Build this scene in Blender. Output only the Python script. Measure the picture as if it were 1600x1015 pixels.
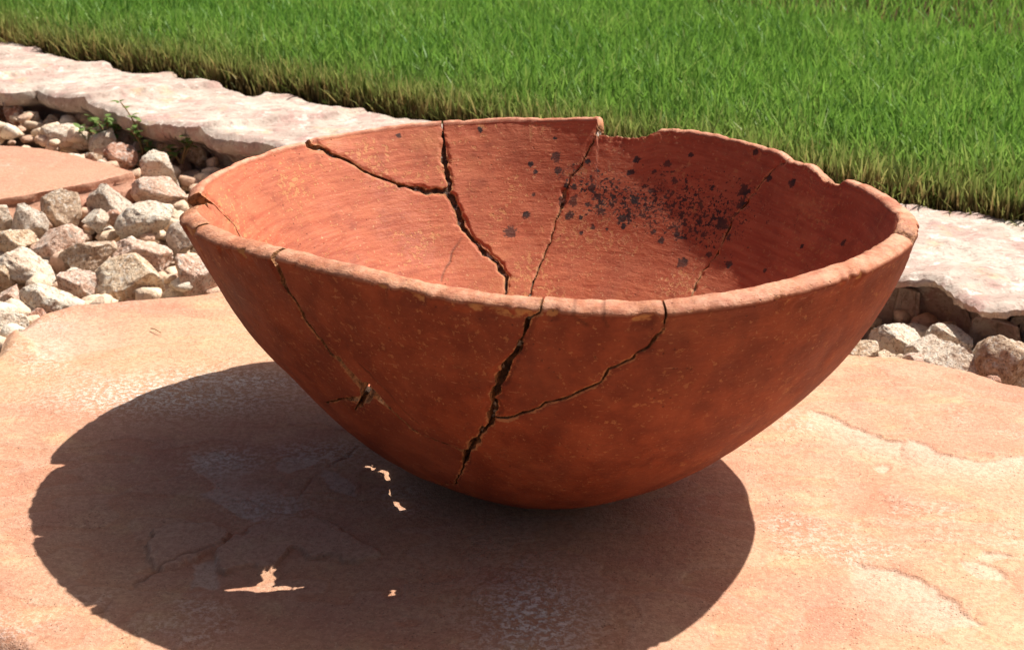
import bpy, math, random
import numpy as np
from mathutils import Matrix, Vector
from collections import deque

scene = bpy.context.scene
for o in list(bpy.data.objects):
    bpy.data.objects.remove(o)
COL = scene.collection
rng = np.random.default_rng(7)
random.seed(7)

# ------------------------------------------------------------------ camera
cam_d = bpy.data.cameras.new('camera')
cam = bpy.data.objects.new('camera', cam_d)
COL.objects.link(cam)
scene.camera = cam
Rv, Uv, Fv = (0.999886, -0.007007, 0.013394), (-0.009995, 0.3583, 0.933553), (0.011341, 0.93358, -0.358189)
CAM = np.array([-0.026702, -0.577454, 0.292605])
cam.matrix_world = Matrix(((Rv[0], Uv[0], -Fv[0], CAM[0]), (Rv[1], Uv[1], -Fv[1], CAM[1]),
                           (Rv[2], Uv[2], -Fv[2], CAM[2]), (0, 0, 0, 1)))
cam_d.sensor_width = 36.0
cam_d.lens = 51.75
cam_d.clip_start = 0.02
cam_d.clip_end = 500
cam_d.dof.use_dof = True
cam_d.dof.focus_distance = 0.60
cam_d.dof.aperture_fstop = 40.0

# ------------------------------------------------------------------ sky, sun, exposure
SUN = np.array([0.550, 0.335, 1.0])
sun_el = math.atan2(1.0, math.hypot(SUN[0], SUN[1]))
sun_rot = math.atan2(SUN[0], SUN[1])
world = bpy.data.worlds.new('World')
scene.world = world
world.use_nodes = True
wn = world.node_tree
for n in list(wn.nodes):
    wn.nodes.remove(n)
sky = wn.nodes.new('ShaderNodeTexSky')
sky.sky_type = 'NISHITA'
sky.sun_disc = False
sky.sun_elevation = sun_el
sky.sun_rotation = sun_rot
sky.air_density = 0.7
sky.dust_density = 5.0
sky.ozone_density = 0.0
bg = wn.nodes.new('ShaderNodeBackground')
bg.inputs['Strength'].default_value = 0.05
wo = wn.nodes.new('ShaderNodeOutputWorld')
wn.links.new(sky.outputs[0], bg.inputs[0])
wn.links.new(bg.outputs[0], wo.inputs[0])
sd = bpy.data.lights.new('sun', 'SUN')
sd.energy = 5.0
sd.angle = math.radians(0.5)
sd.color = (1.0, 0.955, 0.88)
so = bpy.data.objects.new('sun', sd)
COL.objects.link(so)
so.location = (1.5, 1.0, 3.0)
so.rotation_euler = Vector(SUN).to_track_quat('Z', 'Y').to_euler()
scene.view_settings.view_transform = 'Standard'
scene.view_settings.look = 'None'
scene.view_settings.gamma = 1.0
scene.view_settings.exposure = 0.52
scene.view_settings.use_curve_mapping = False


# ------------------------------------------------------------------ numeric helpers
def _hash(ix, iy, iz, seed):
    h = (ix * 374761393 + iy * 668265263 + iz * 2147483647 + seed * 974711) & 0xFFFFFFFF
    h = ((h ^ (h >> 13)) * 1274126177) & 0xFFFFFFFF
    h = ((h ^ (h >> 16)) * 2246822519) & 0xFFFFFFFF
    return ((h ^ (h >> 15)) & 0xFFFFFF) / float(0xFFFFFF)


def vnoise(p, freq=1.0, seed=0):
    """value noise in -1..1 on an (n,3) array"""
    q = np.asarray(p, float) * freq
    i = np.floor(q).astype(np.int64)
    f = q - i
    f = f * f * f * (f * (f * 6 - 15) + 10)
    x, y, z = i[:, 0], i[:, 1], i[:, 2]
    out = 0
    for dx in (0, 1):
        wx = f[:, 0] if dx else 1 - f[:, 0]
        for dy in (0, 1):
            wy = f[:, 1] if dy else 1 - f[:, 1]
            for dz in (0, 1):
                wz = f[:, 2] if dz else 1 - f[:, 2]
                out = out + wx * wy * wz * _hash(x + dx, y + dy, z + dz, seed)
    return out * 2 - 1


def fbm(p, freq, seed, octv=3, gain=0.5):
    s, a, n = 0, 1.0, 0
    for k in range(octv):
        s = s + a * vnoise(p, freq * 2.03 ** k, seed + 17 * k)
        n += a
        a *= gain
    return s / n


def sstep(a, b, x):
    t = np.clip((x - a) / (b - a), 0, 1)
    return t * t * (3 - 2 * t)


def p3(x, y, z=0.0):
    x, y, z = np.broadcast_arrays(x, y, z)
    return np.stack([x.ravel(), y.ravel(), z.ravel()], 1)


def mk_mesh(name, verts, tris, attrs=None, smooth=True, mat=None):
    """one mesh from arrays; tris is (m,3) or (m,4)"""
    me = bpy.data.meshes.new(name)
    verts = np.ascontiguousarray(verts, np.float32)
    tris = np.ascontiguousarray(tris, np.int32)
    m, k = tris.shape
    me.vertices.add(len(verts))
    me.vertices.foreach_set('co', verts.ravel())
    me.loops.add(m * k)
    me.loops.foreach_set('vertex_index', tris.ravel())
    me.polygons.add(m)
    me.polygons.foreach_set('loop_start', np.arange(0, m * k, k, dtype=np.int32))
    me.update(calc_edges=True)
    me.polygons.foreach_set('use_smooth', np.full(m, smooth, dtype=bool))
    for an, av in (attrs or {}).items():
        av = np.ascontiguousarray(av, np.float32)
        if av.ndim == 1:
            a = me.attributes.new(an, 'FLOAT', 'POINT')
            a.data.foreach_set('value', av)
        else:
            a = me.attributes.new(an, 'FLOAT_VECTOR', 'POINT')
            a.data.foreach_set('vector', av.ravel())
    if mat:
        me.materials.append(mat)
    me.update()
    return me


def link(name, me, parent=None, loc=(0, 0, 0)):
    o = bpy.data.objects.new(name, me)
    COL.objects.link(o)
    o.location = loc
    if parent:
        o.parent = parent
    return o


def tag(o, label=None, cat=None, group=None, kind=None):
    if label:
        o['label'] = label
    if cat:
        o['category'] = cat
    if group:
        o['group'] = group
    if kind:
        o['kind'] = kind
    return o


def clip(cols, tris, val):
    """cut a triangle mesh along val = 0, keep val > 0; cols are per-vertex columns"""
    s = val > 0
    cnt = s[tris].sum(1)
    keep = tris[cnt == 3]
    newt, src = [keep], [keep[:, 0]]
    ea, eb = [], []
    base = len(val)
    pend = []
    for c in (1, 2):
        t = tris[cnt == c]
        if not len(t):
            continue
        st = s[t]
        odd = np.argmax(st if c == 1 else ~st, axis=1)
        r = np.arange(len(t))
        a, b, d = t[r, odd], t[r, (odd + 1) % 3], t[r, (odd + 2) % 3]
        pend.append((c, a, b, d))
        ea += [a, a]
        eb += [b, d]
    if pend:
        A, B = np.concatenate(ea), np.concatenate(eb)
        lo, hi = np.minimum(A, B).astype(np.int64), np.maximum(A, B).astype(np.int64)
        key = lo * base + hi
        uk, inv = np.unique(key, return_inverse=True)
        lo, hi = uk // base, uk % base
        f = np.clip(val[lo] / (val[lo] - val[hi]), 0.02, 0.98)[:, None]
        ncol = cols[lo] * (1 - f) + cols[hi] * f
        pos = 0
        for c, a, b, d in pend:
            n = len(a)
            vab = base + inv[pos:pos + n]
            vad = base + inv[pos + n:pos + 2 * n]
            pos += 2 * n
            if c == 1:
                newt.append(np.stack([a, vab, vad], 1))
                src.append(a)
            else:
                newt.append(np.stack([vab, b, d], 1))
                src.append(b)
                newt.append(np.stack([vab, d, vad], 1))
                src.append(d)
        cols = np.concatenate([cols, ncol])
    return cols, np.concatenate(newt), np.concatenate(src)


def compact(cols, tris):
    u, inv = np.unique(tris, return_inverse=True)
    return cols[u], inv.reshape(tris.shape), u


def boundary(tris):
    e = np.concatenate([tris[:, [0, 1]], tris[:, [1, 2]], tris[:, [2, 0]]]).astype(np.int64)
    n = tris.max() + 1
    k = np.minimum(e[:, 0], e[:, 1]) * n + np.maximum(e[:, 0], e[:, 1])
    u, idx, c = np.unique(k, return_index=True, return_counts=True)
    return e[idx[c == 1]]


def seg_dist(P, a, b):
    ab = b - a
    t = np.clip(((P - a) @ ab) / max(ab @ ab, 1e-12), 0, 1)
    return np.linalg.norm(P - a - t[:, None] * ab, axis=1), t


def poly_sdf(x, y, poly):
    """signed distance to a closed polygon, positive inside"""
    poly = np.asarray(poly, float)
    d = np.full(x.shape, 1e9)
    ins = np.zeros(x.shape, bool)
    n = len(poly)
    for i in range(n):
        a, b = poly[i], poly[(i + 1) % n]
        ab = b - a
        t = np.clip(((x - a[0]) * ab[0] + (y - a[1]) * ab[1]) / (ab @ ab), 0, 1)
        d = np.minimum(d, np.hypot(x - a[0] - t * ab[0], y - a[1] - t * ab[1]))
        c = ((a[1] > y) != (b[1] > y))
        if abs(b[1] - a[1]) > 1e-12:
            ins ^= c & (x < (b[0] - a[0]) * (y - a[1]) / (b[1] - a[1]) + a[0])
    return np.where(ins, d, -d)


def line_sd(x, y, line):
    """distance to an open line, side (+1 left of travel) and position 0..1 along it"""
    line = np.asarray(line, float)
    d = np.full(x.shape, 1e9)
    side = np.zeros(x.shape)
    pos = np.zeros(x.shape)
    n = len(line) - 1
    for i in range(n):
        a, b = line[i], line[i + 1]
        ab = b - a
        t = ((x - a[0]) * ab[0] + (y - a[1]) * ab[1]) / (ab @ ab)
        tc = np.clip(t, 0, 1)
        dd = np.hypot(x - a[0] - tc * ab[0], y - a[1] - tc * ab[1])
        m = dd < d
        d = np.where(m, dd, d)
        side = np.where(m, np.sign(ab[0] * (y - a[1]) - ab[1] * (x - a[0])), side)
        pos = np.where(m, (i + tc) / n, pos)
    return d, side, pos


# ------------------------------------------------------------------ material helpers
class NT:
    def __init__(self, name):
        self.m = bpy.data.materials.new(name)
        self.m.use_nodes = True
        self.t = self.m.node_tree
        for n in list(self.t.nodes):
            self.t.nodes.remove(n)
        self.out = self.t.nodes.new('ShaderNodeOutputMaterial')

    def n(self, typ, **kw):
        nd = self.t.nodes.new(typ)
        for k, v in kw.items():
            setattr(nd, k, v)
        return nd

    def put(self, sock, v):
        if hasattr(v, 'links') or hasattr(v, 'is_output'):
            self.t.links.new(v, sock)
        else:
            sock.default_value = v

    def attr(self, name, vec=False):
        a = self.n('ShaderNodeAttribute', attribute_name=name)
        return a.outputs['Vector'] if vec else a.outputs['Fac']

    def coord(self, which='Object'):
        return self.n('ShaderNodeTexCoord').outputs[which]

    def geo(self, which='Position'):
        return self.n('ShaderNodeNewGeometry').outputs[which]

    def mapping(self, v, scale=(1, 1, 1), loc=(0, 0, 0), rot=(0, 0, 0)):
        m = self.n('ShaderNodeMapping')
        self.put(m.inputs['Vector'], v)
        m.inputs['Scale'].default_value = scale
        m.inputs['Location'].default_value = loc
        m.inputs['Rotation'].default_value = rot
        return m.outputs[0]

    def noise(self, v, scale, detail=4, rough=0.55, dist=0.0, color=False):
        m = self.n('ShaderNodeTexNoise')
        self.put(m.inputs['Vector'], v)
        m.inputs['Scale'].default_value = scale
        m.inputs['Detail'].default_value = detail
        m.inputs['Roughness'].default_value = rough
        m.inputs['Distortion'].default_value = dist
        return m.outputs['Color' if color else 'Fac']

    def voro(self, v, scale, feature='F1', out='Distance', rand=1.0):
        m = self.n('ShaderNodeTexVoronoi', feature=feature)
        self.put(m.inputs['Vector'], v)
        m.inputs['Scale'].default_value = scale
        m.inputs['Randomness'].default_value = rand
        return m.outputs[out]

    def ramp(self, v, lo, hi, a=0.0, b=1.0):
        m = self.n('ShaderNodeMapRange', interpolation_type='SMOOTHSTEP')
        self.put(m.inputs['Value'], v)
        m.inputs['From Min'].default_value = lo
        m.inputs['From Max'].default_value = hi
        m.inputs['To Min'].default_value = a
        m.inputs['To Max'].default_value = b
        return m.outputs['Result']

    def math(self, op, a, b=0.0, c=None):
        m = self.n('ShaderNodeMath', operation=op)
        self.put(m.inputs[0], a)
        self.put(m.inputs[1], b)
        if c is not None:
            self.put(m.inputs[2], c)
        return m.outputs[0]

    def mix(self, fac, a, b, blend='MIX'):
        m = self.n('ShaderNodeMix', data_type='RGBA', blend_type=blend)
        self.put(m.inputs[0], fac)
        for s, v in ((m.inputs[6], a), (m.inputs[7], b)):
            if isinstance(v, tuple) and len(v) == 3:
                v = v + (1.0,)
            self.put(s, v)
        return m.outputs[2]

    def bump(self, h, strength, dist, nrm=None):
        m = self.n('ShaderNodeBump')
        self.put(m.inputs['Height'], h)
        m.inputs['Strength'].default_value = strength
        m.inputs['Distance'].default_value = dist
        if nrm is not None:
            self.put(m.inputs['Normal'], nrm)
        return m.outputs[0]

    def bsdf(self, color, rough=0.8, normal=None, spec=0.3):
        b = self.n('ShaderNodeBsdfPrincipled')
        if isinstance(color, tuple) and len(color) == 3:
            color = color + (1.0,)
        self.put(b.inputs['Base Color'], color)
        self.put(b.inputs['Roughness'], rough)
        self.put(b.inputs['Specular IOR Level'], spec)
        if normal is not None:
            self.put(b.inputs['Normal'], normal)
        return b.outputs[0]

    def done(self, sh):
        self.t.links.new(sh, self.out.inputs['Surface'])
        return self.m


def mat_terracotta():
    t = NT('terracotta')
    pc, pos = t.attr('pc', True), t.coord('Object')
    edge, soot, inn, wall, rimv, hair = [t.attr(k) for k in ('edge', 'soot', 'inn', 'wall', 'rimv', 'hair')]
    streak = t.noise(t.mapping(pc, (1, 1, 12)), 38, 7, 0.68)
    fine = t.noise(t.mapping(pc, (1, 1, 4)), 170, 4, 0.65)
    blot = t.noise(pos, 24, 5, 0.6)
    blot2 = t.noise(t.mapping(pos, loc=(3.1, 1.7, 0.4)), 60, 5, 0.65)
    lip = t.attr('lip')
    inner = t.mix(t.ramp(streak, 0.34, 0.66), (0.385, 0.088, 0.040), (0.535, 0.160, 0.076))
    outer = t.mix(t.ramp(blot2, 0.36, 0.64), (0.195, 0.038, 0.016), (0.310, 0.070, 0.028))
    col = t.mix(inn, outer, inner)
    lipc = t.mix(t.ramp(t.noise(t.mapping(pos, loc=(5, 5, 5)), 110, 5, 0.7), 0.36, 0.62), (0.52, 0.185, 0.105), (0.74, 0.37, 0.24))
    col = t.mix(lip, col, lipc)
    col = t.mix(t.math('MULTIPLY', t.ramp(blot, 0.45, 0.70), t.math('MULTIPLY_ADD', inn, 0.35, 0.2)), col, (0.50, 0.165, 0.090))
    col = t.mix(t.math('MULTIPLY', t.ramp(t.noise(t.mapping(pos, loc=(6, 1, 3)), 75, 6, 0.7), 0.50, 0.70), 0.5), col, (0.20, 0.045, 0.024))
    # slip worn away: sandy clay shows in flecks and patches
    worn = t.noise(t.mapping(pc, (1, 1, 1.5), (0.5, 0.2, 0.1)), 330, 3, 0.7)
    area = t.ramp(t.noise(t.mapping(pos, loc=(1, 5, 2)), 30, 4, 0.6), 0.46, 0.66)
    wm = t.ramp(t.math('ADD', worn, t.math('MULTIPLY', area, t.math('MULTIPLY_ADD', inn, 0.07, 0.05))), 0.615, 0.69)
    col = t.mix(t.math('MULTIPLY', wm, t.math('MULTIPLY_ADD', inn, 0.35, 0.45)), col, (0.58, 0.26, 0.105))
    speck = t.ramp(t.noise(t.mapping(pos, loc=(8, 8, 1)), 700, 2, 0.6), 0.655, 0.72)
    col = t.mix(t.math('MULTIPLY', speck, t.math('MULTIPLY_ADD', inn, 0.5, 0.25)), col, (0.66, 0.38, 0.19))
    cloud = t.ramp(t.noise(t.mapping(pos, (1, 1, 0.5), (2, 6, 5)), 17, 5, 0.65, 0.8), 0.50, 0.66)
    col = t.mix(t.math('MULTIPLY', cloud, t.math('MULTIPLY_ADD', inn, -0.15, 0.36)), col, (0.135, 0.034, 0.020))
    scr = t.ramp(t.noise(t.mapping(pc, (0.6, 0.6, 7), (3, 1, 2), (0.25, 0.1, 0)), 150, 3, 0.6), 0.66, 0.72)
    col = t.mix(t.math('MULTIPLY', scr, 0.4), col, (0.56, 0.27, 0.14))
    shade_stain = t.math('MULTIPLY', t.math('MINIMUM', t.attr('sootd'), 0.7), t.ramp(blot2, 0.3, 0.65))  # sooty haze that also paints shade onto the back right wall
    col = t.mix(t.math('MULTIPLY', shade_stain, 0.3), col, (0.13, 0.045, 0.030))
    col = t.mix(t.math('MULTIPLY', t.attr('shade_stain'), t.ramp(blot, 0.25, 0.6, 0.55, 1.0)), col, (0.17, 0.044, 0.024))  # shade of the right inner wall, put into the colour
    wide = t.math('MULTIPLY', t.ramp(t.noise(t.mapping(pos, loc=(7, 2, 9)), 21, 6, 0.7), 0.53, 0.68), t.math('MULTIPLY_ADD', inn, 0.4, 0.12))
    col = t.mix(wide, col, (0.56, 0.22, 0.095))
    # raw clay along broken edges
    er = t.math('ADD', edge, t.math('MULTIPLY', t.math('SUBTRACT', blot2, 0.5), 1.3))
    er = t.math('ADD', er, t.math('MULTIPLY', t.math('SUBTRACT', fine, 0.5), 1.4))
    col = t.mix(t.math('MULTIPLY', t.ramp(er, 0.78, 1.0), 0.8), col, (0.50, 0.23, 0.10))
    rr = t.math('ADD', rimv, t.math('MULTIPLY', t.math('SUBTRACT', blot2, 0.5), 1.5))
    rr = t.math('ADD', rr, t.math('MULTIPLY', t.math('SUBTRACT', fine, 0.5), 0.9))
    col = t.mix(t.math('MULTIPLY', t.ramp(rr, 1.0, 1.2), 0.9), col, (0.50, 0.24, 0.09))
    # broken faces: coarse brown core
    core = t.mix(t.ramp(t.noise(pos, 420, 3, 0.7), 0.3, 0.7), (0.12, 0.050, 0.024), (0.52, 0.25, 0.11))
    col = t.mix(wall, col, core)
    # soot specks
    ss = t.math('ADD', soot, t.math('MULTIPLY', t.math('SUBTRACT', t.noise(pos, 480, 4, 0.75), 0.5), 2.2))
    sm = t.ramp(ss, 0.52, 0.70)
    dens = t.attr('sootd')
    sp = t.math('ADD', dens, t.math('MULTIPLY', t.math('SUBTRACT', t.noise(t.mapping(pos, loc=(4, 4, 1)), 400, 2, 0.6), 0.5), 2.6))
    sm = t.math('MAXIMUM', sm, t.math('MULTIPLY', t.ramp(sp, 0.79, 0.90), inn))
    sp2 = t.math('ADD', dens, t.math('MULTIPLY', t.math('SUBTRACT', t.noise(t.mapping(pos, loc=(9, 2, 5)), 850, 2, 0.6), 0.5), 2.4))
    sm = t.math('MAXIMUM', sm, t.math('MULTIPLY', t.ramp(sp2, 0.80, 0.92), inn))
    sm = t.math('MULTIPLY', sm, t.ramp(t.noise(t.mapping(pos, loc=(3, 7, 7)), 95, 3, 0.6), 0.35, 0.6, 0.72, 0.96))
    col = t.mix(sm, col, (0.024, 0.021, 0.022))
    pits = t.ramp(t.voro(pos, 260), 0.06, 0.13)
    pitm = t.math('MULTIPLY', t.math('SUBTRACT', 1.0, pits), t.ramp(t.noise(pos, 55, 2, 0.5), 0.5, 0.6))
    col = t.mix(t.math('MULTIPLY', pitm, 0.7), col, (0.10, 0.03, 0.016))
    col = t.mix(t.math('MULTIPLY', hair, 0.85), col, (0.06, 0.022, 0.012))
    h = t.math('ADD', t.math('MULTIPLY', streak, t.math('MULTIPLY_ADD', inn, 0.35, 0.2)), t.math('MULTIPLY', fine, 0.55))
    h = t.math('ADD', h, t.math('MULTIPLY', worn, 0.45))
    h = t.math('ADD', h, t.math('MULTIPLY', blot2, 0.8))
    h = t.math('SUBTRACT', h, t.math('MULTIPLY', wm, 0.35))
    h = t.math('SUBTRACT', h, t.math('MULTIPLY', pitm, 0.8))
    h = t.math('ADD', h, t.math('MULTIPLY', t.math('MULTIPLY', wall, t.noise(pos, 300, 4, 0.7)), 3.0))
    nb = t.bump(h, 0.55, 0.0011)
    rough = t.ramp(blot, 0.3, 0.7, 0.58, 0.8)
    return t.done(t.bsdf(col, rough, nb, 0.28))


def mat_glue():
    t = NT('crack_filling')
    pos = t.coord('Object')
    n = t.noise(pos, 300, 4, 0.7)
    col = t.mix(t.ramp(n, 0.35, 0.7), (0.035, 0.018, 0.011), (0.17, 0.085, 0.045))
    g = t.ramp(t.noise(t.mapping(pos, loc=(2, 9, 4)), 210, 3, 0.6), 0.565, 0.63)
    lt = t.attr('light')
    col = t.mix(t.math('MULTIPLY', lt, t.ramp(n, 0.36, 0.6)), col, (0.42, 0.22, 0.11))
    col = t.mix(t.math('MULTIPLY', g, 0.75), col, (0.62, 0.55, 0.47))
    rough = t.math('SUBTRACT', 0.85, t.math('MULTIPLY', g, 0.55))
    return t.done(t.bsdf(col, rough, t.bump(n, 0.9, 0.002), 0.4))


def mat_sandstone(name, shift=0.0, tint=None):
    t = NT(name)
    pos = t.coord('Object')
    big = t.noise(t.mapping(pos, (1, 1.6, 1), (shift, 0, 0), (0, 0, 0.5)), 7, 5, 0.55, 0.6)
    mid = t.noise(t.mapping(pos, (1, 1.3, 1), (shift, 3, 0)), 30, 6, 0.62)
    fine = t.noise(pos, 420, 4, 0.7)
    grain = t.noise(pos, 1500, 2, 0.6)
    low = t.attr('low')
    col = t.mix(t.ramp(big, 0.36, 0.62), (0.54, 0.255, 0.152), (0.62, 0.355, 0.202))
    col = t.mix(t.math('MULTIPLY', t.ramp(mid, 0.5, 0.68), 0.65), col, (0.66, 0.42, 0.225))
    col = t.mix(t.math('MULTIPLY', t.ramp(t.noise(t.mapping(pos, loc=(9, 1 + shift, 0)), 16, 5, 0.6), 0.52, 0.66), 0.55), col, (0.49, 0.20, 0.125))
    col = t.mix(t.math('MULTIPLY', low, 0.75), col, (0.66, 0.50, 0.385))
    if tint:
        col = t.mix(0.6, col, tint)
    # thin pale flecks, denser in set patches, smoother than the stone
    bl = t.math('MULTIPLY', t.math('MAXIMUM', t.attr('pale_fleck'), t.ramp(t.noise(t.mapping(pos, loc=(5, 5 + shift, 0)), 13, 4, 0.6), 0.56, 0.68, 0.0, 0.3)),
                t.ramp(t.noise(t.mapping(pos, (1, 1, 1)), 420, 5, 0.8), 0.47, 0.57))
    col = t.mix(t.math('MULTIPLY', bl, 0.9), col, (0.90, 0.84, 0.76))
    col = t.mix(t.ramp(fine, 0.34, 0.62, 0.42, 0.0), col, (0.30, 0.125, 0.066))
    col = t.mix(t.ramp(t.noise(t.mapping(pos, loc=(2, 2, 2)), 800, 3, 0.7), 0.56, 0.66, 0.0, 0.45), col, (0.74, 0.52, 0.34))
    col = t.mix(t.ramp(grain, 0.58, 0.70, 0.0, 0.5), col, (0.22, 0.095, 0.05))
    pit = t.math('MULTIPLY', t.ramp(t.voro(pos, 520), 0.22, 0.10), t.ramp(t.noise(pos, 60, 3, 0.6), 0.47, 0.62))
    col = t.mix(t.math('MULTIPLY', pit, 0.5), col, (0.19, 0.08, 0.045))
    crk = t.attr('crk')
    col = t.mix(t.math('MULTIPLY', crk, 0.7), col, (0.16, 0.075, 0.04))
    h = t.math('ADD', t.math('MULTIPLY', fine, 0.6), t.math('MULTIPLY', grain, 0.22))
    h = t.math('ADD', h, t.math('MULTIPLY', mid, 1.0))
    h = t.math('ADD', h, t.math('MULTIPLY', bl, 0.25))
    h = t.math('SUBTRACT', h, t.math('MULTIPLY', pit, 0.7))
    rough = t.math('SUBTRACT', 0.72, t.math('MULTIPLY', bl, 0.35))
    return t.done(t.bsdf(col, rough, t.bump(h, 0.7, 0.0016), 0.4))


def mat_ledge():
    t = NT('edging_quartzite')
    pos = t.coord('Object')
    a = t.noise(t.mapping(pos, (1, 2.2, 3), rot=(0, 0, -0.25)), 14, 6, 0.62, 0.4)
    b = t.noise(t.mapping(pos, loc=(3, 4, 5)), 45, 6, 0.66)
    f = t.noise(pos, 300, 4, 0.7)
    col = t.mix(t.ramp(a, 0.35, 0.65), (0.45, 0.335, 0.28), (0.58, 0.50, 0.42))
    col = t.mix(t.math('MULTIPLY', t.ramp(b, 0.47, 0.64), 0.75), col, (0.46, 0.27, 0.235))
    col = t.mix(t.math('MULTIPLY', t.ramp(t.noise(t.mapping(pos, loc=(1, 8, 2)), 30, 5, 0.65), 0.55, 0.68), 0.55), col, (0.62, 0.46, 0.28))
    col = t.mix(t.math('MULTIPLY', t.ramp(t.noise(t.mapping(pos, (1, 1.8, 1), (2, 2, 7)), 120, 5, 0.72), 0.53, 0.63), 0.6), col, (0.28, 0.19, 0.15))
    col = t.mix(t.math('MULTIPLY', t.ramp(t.noise(t.mapping(pos, loc=(6, 3, 3)), 90, 4, 0.7), 0.56, 0.66), 0.7), col, (0.74, 0.68, 0.60))
    col = t.mix(t.math('MULTIPLY', t.ramp(f, 0.54, 0.68), 0.6), col, (0.30, 0.21, 0.17))
    h = t.math('ADD', t.math('MULTIPLY', b, 1.2), t.math('MULTIPLY', f, 0.7))
    return t.done(t.bsdf(col, 0.8, t.bump(h, 0.7, 0.0022), 0.25))


def mat_rock(name, base, alt, dark):
    t = NT(name)
    inf = t.n('ShaderNodeObjectInfo')
    v = t.n('ShaderNodeVectorMath', operation='ADD')
    t.put(v.inputs[0], t.coord('Object'))
    sc = t.n('ShaderNodeVectorMath', operation='SCALE')
    t.put(sc.inputs[0], inf.outputs['Location'])
    sc.inputs['Scale'].default_value = 13.7
    t.put(v.inputs[1], sc.outputs[0])
    pos = v.outputs[0]
    a = t.noise(pos, 85, 5, 0.68, 0.6)
    b = t.noise(t.mapping(pos, loc=(4, 2, 1)), 280, 5, 0.75)
    f = t.noise(pos, 640, 3, 0.7)
    col = t.mix(t.ramp(a, 0.40, 0.62), base, alt)
    col = t.mix(t.math('MULTIPLY', t.ramp(b, 0.53, 0.62), 0.8), col, dark)
    col = t.mix(t.math('MULTIPLY', t.ramp(b, 0.47, 0.38), 0.8), col, (0.86, 0.80, 0.71))
    col = t.mix(t.math('MULTIPLY', t.ramp(f, 0.56, 0.64), 0.7), col, (0.17, 0.10, 0.07))
    h = t.math('ADD', t.math('MULTIPLY', b, 1.0), t.math('MULTIPLY', f, 0.45))
    return t.done(t.bsdf(col, 0.82, t.bump(h, 1.0, 0.0032), 0.25))


def mat_gravel():
    t = NT('gravel_mix')
    pos = t.coord('Object')
    r = t.attr('rnd')
    col = t.mix(t.ramp(r, 0.2, 0.6), (0.80, 0.62, 0.45), (0.68, 0.44, 0.31))
    col = t.mix(t.ramp(r, 0.65, 0.95), col, (0.76, 0.66, 0.53))
    f = t.noise(pos, 330, 4, 0.7)
    col = t.mix(t.math('MULTIPLY', t.ramp(f, 0.52, 0.68), 0.6), col, (0.22, 0.13, 0.09))
    return t.done(t.bsdf(col, 0.85, t.bump(f, 0.8, 0.002), 0.2))


def mat_soil():
    t = NT('sandy_soil')
    pos = t.geo()
    a = t.noise(pos, 40, 5, 0.7)
    f = t.noise(pos, 400, 4, 0.75)
    col = t.mix(t.ramp(a, 0.3, 0.7), (0.30, 0.19, 0.115), (0.42, 0.29, 0.19))
    col = t.mix(t.ramp(f, 0.5, 0.7, 0, 0.7), col, (0.16, 0.10, 0.06))
    return t.done(t.bsdf(col, 0.95, t.bump(f, 1.0, 0.004), 0.1))


def mat_turf():
    t = NT('turf_soil')
    pos = t.geo()
    a = t.noise(pos, 60, 5, 0.7)
    ln = t.n('ShaderNodeVectorMath', operation='LENGTH')
    t.put(ln.inputs[0], pos)
    far = t.ramp(ln.outputs['Value'], 2.2, 4.0)
    near = t.mix(a, (0.035, 0.022, 0.012), (0.09, 0.06, 0.025))
    green = t.mix(t.noise(pos, 30, 6, 0.75), (0.035, 0.085, 0.012), (0.075, 0.16, 0.025))
    return t.done(t.bsdf(t.mix(far, near, green), 0.95, t.bump(a, 1.0, 0.01), 0.1))


def mat_grass():
    t = NT('grass_blades')
    hgt, rnd, edg = t.attr('hgt'), t.attr('rnd'), t.attr('edgeb')
    g = t.mix(rnd, (0.095, 0.255, 0.034), (0.275, 0.475, 0.092))
    g = t.mix(t.math('MULTIPLY', t.ramp(rnd, 0.80, 0.97), 0.6), g, (0.36, 0.40, 0.13))
    g = t.mix(t.math('MULTIPLY', t.math('MINIMUM', edg, 1.0), 0.75), g, t.mix(rnd, (0.13, 0.15, 0.035), (0.46, 0.38, 0.15)))
    # straw-coloured sheaths low on the blade, more of them at the cut edge
    lowm = t.ramp(t.math('SUBTRACT', hgt, t.math('MULTIPLY', t.math('MINIMUM', edg, 1.2), 0.30)), 0.05, 0.55, 1.0, 0.0)
    straw = t.mix(t.ramp(rnd, 0.2, 0.9), (0.055, 0.032, 0.013), (0.44, 0.30, 0.12))
    col = t.mix(t.math('MULTIPLY', lowm, 0.92), g, straw)
    b = t.bsdf(col, 0.5, None, 0.25)
    tr = t.n('ShaderNodeBsdfTranslucent')
    live = t.math('MULTIPLY', t.math('SUBTRACT', 1.0, lowm), t.math('SUBTRACT', 1.0, t.math('MULTIPLY', t.math('MINIMUM', edg, 1.0), 0.7)))
    t.put(tr.inputs['Color'], t.mix(t.math('MULTIPLY', live, 0.40), col, (0.26, 0.44, 0.06)))
    ms = t.n('ShaderNodeMixShader')
    ms.inputs[0].default_value = 0.46
    t.t.links.new(b, ms.inputs[1])
    t.t.links.new(tr.outputs[0], ms.inputs[2])
    return t.done(ms.outputs[0])


def mat_plain(name, c1, c2, scale, rough=0.7, transl=0.0):
    t = NT(name)
    n = t.noise(t.coord('Object'), scale, 4, 0.6)
    col = t.mix(n, c1, c2)
    b = t.bsdf(col, rough, t.bump(n, 0.4, 0.001), 0.3)
    if transl:
        tr = t.n('ShaderNodeBsdfTranslucent')
        t.put(tr.inputs['Color'], col)
        ms = t.n('ShaderNodeMixShader')
        ms.inputs[0].default_value = transl
        t.t.links.new(b, ms.inputs[1])
        t.t.links.new(tr.outputs[0], ms.inputs[2])
        b = ms.outputs[0]
    return t.done(b)


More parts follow.
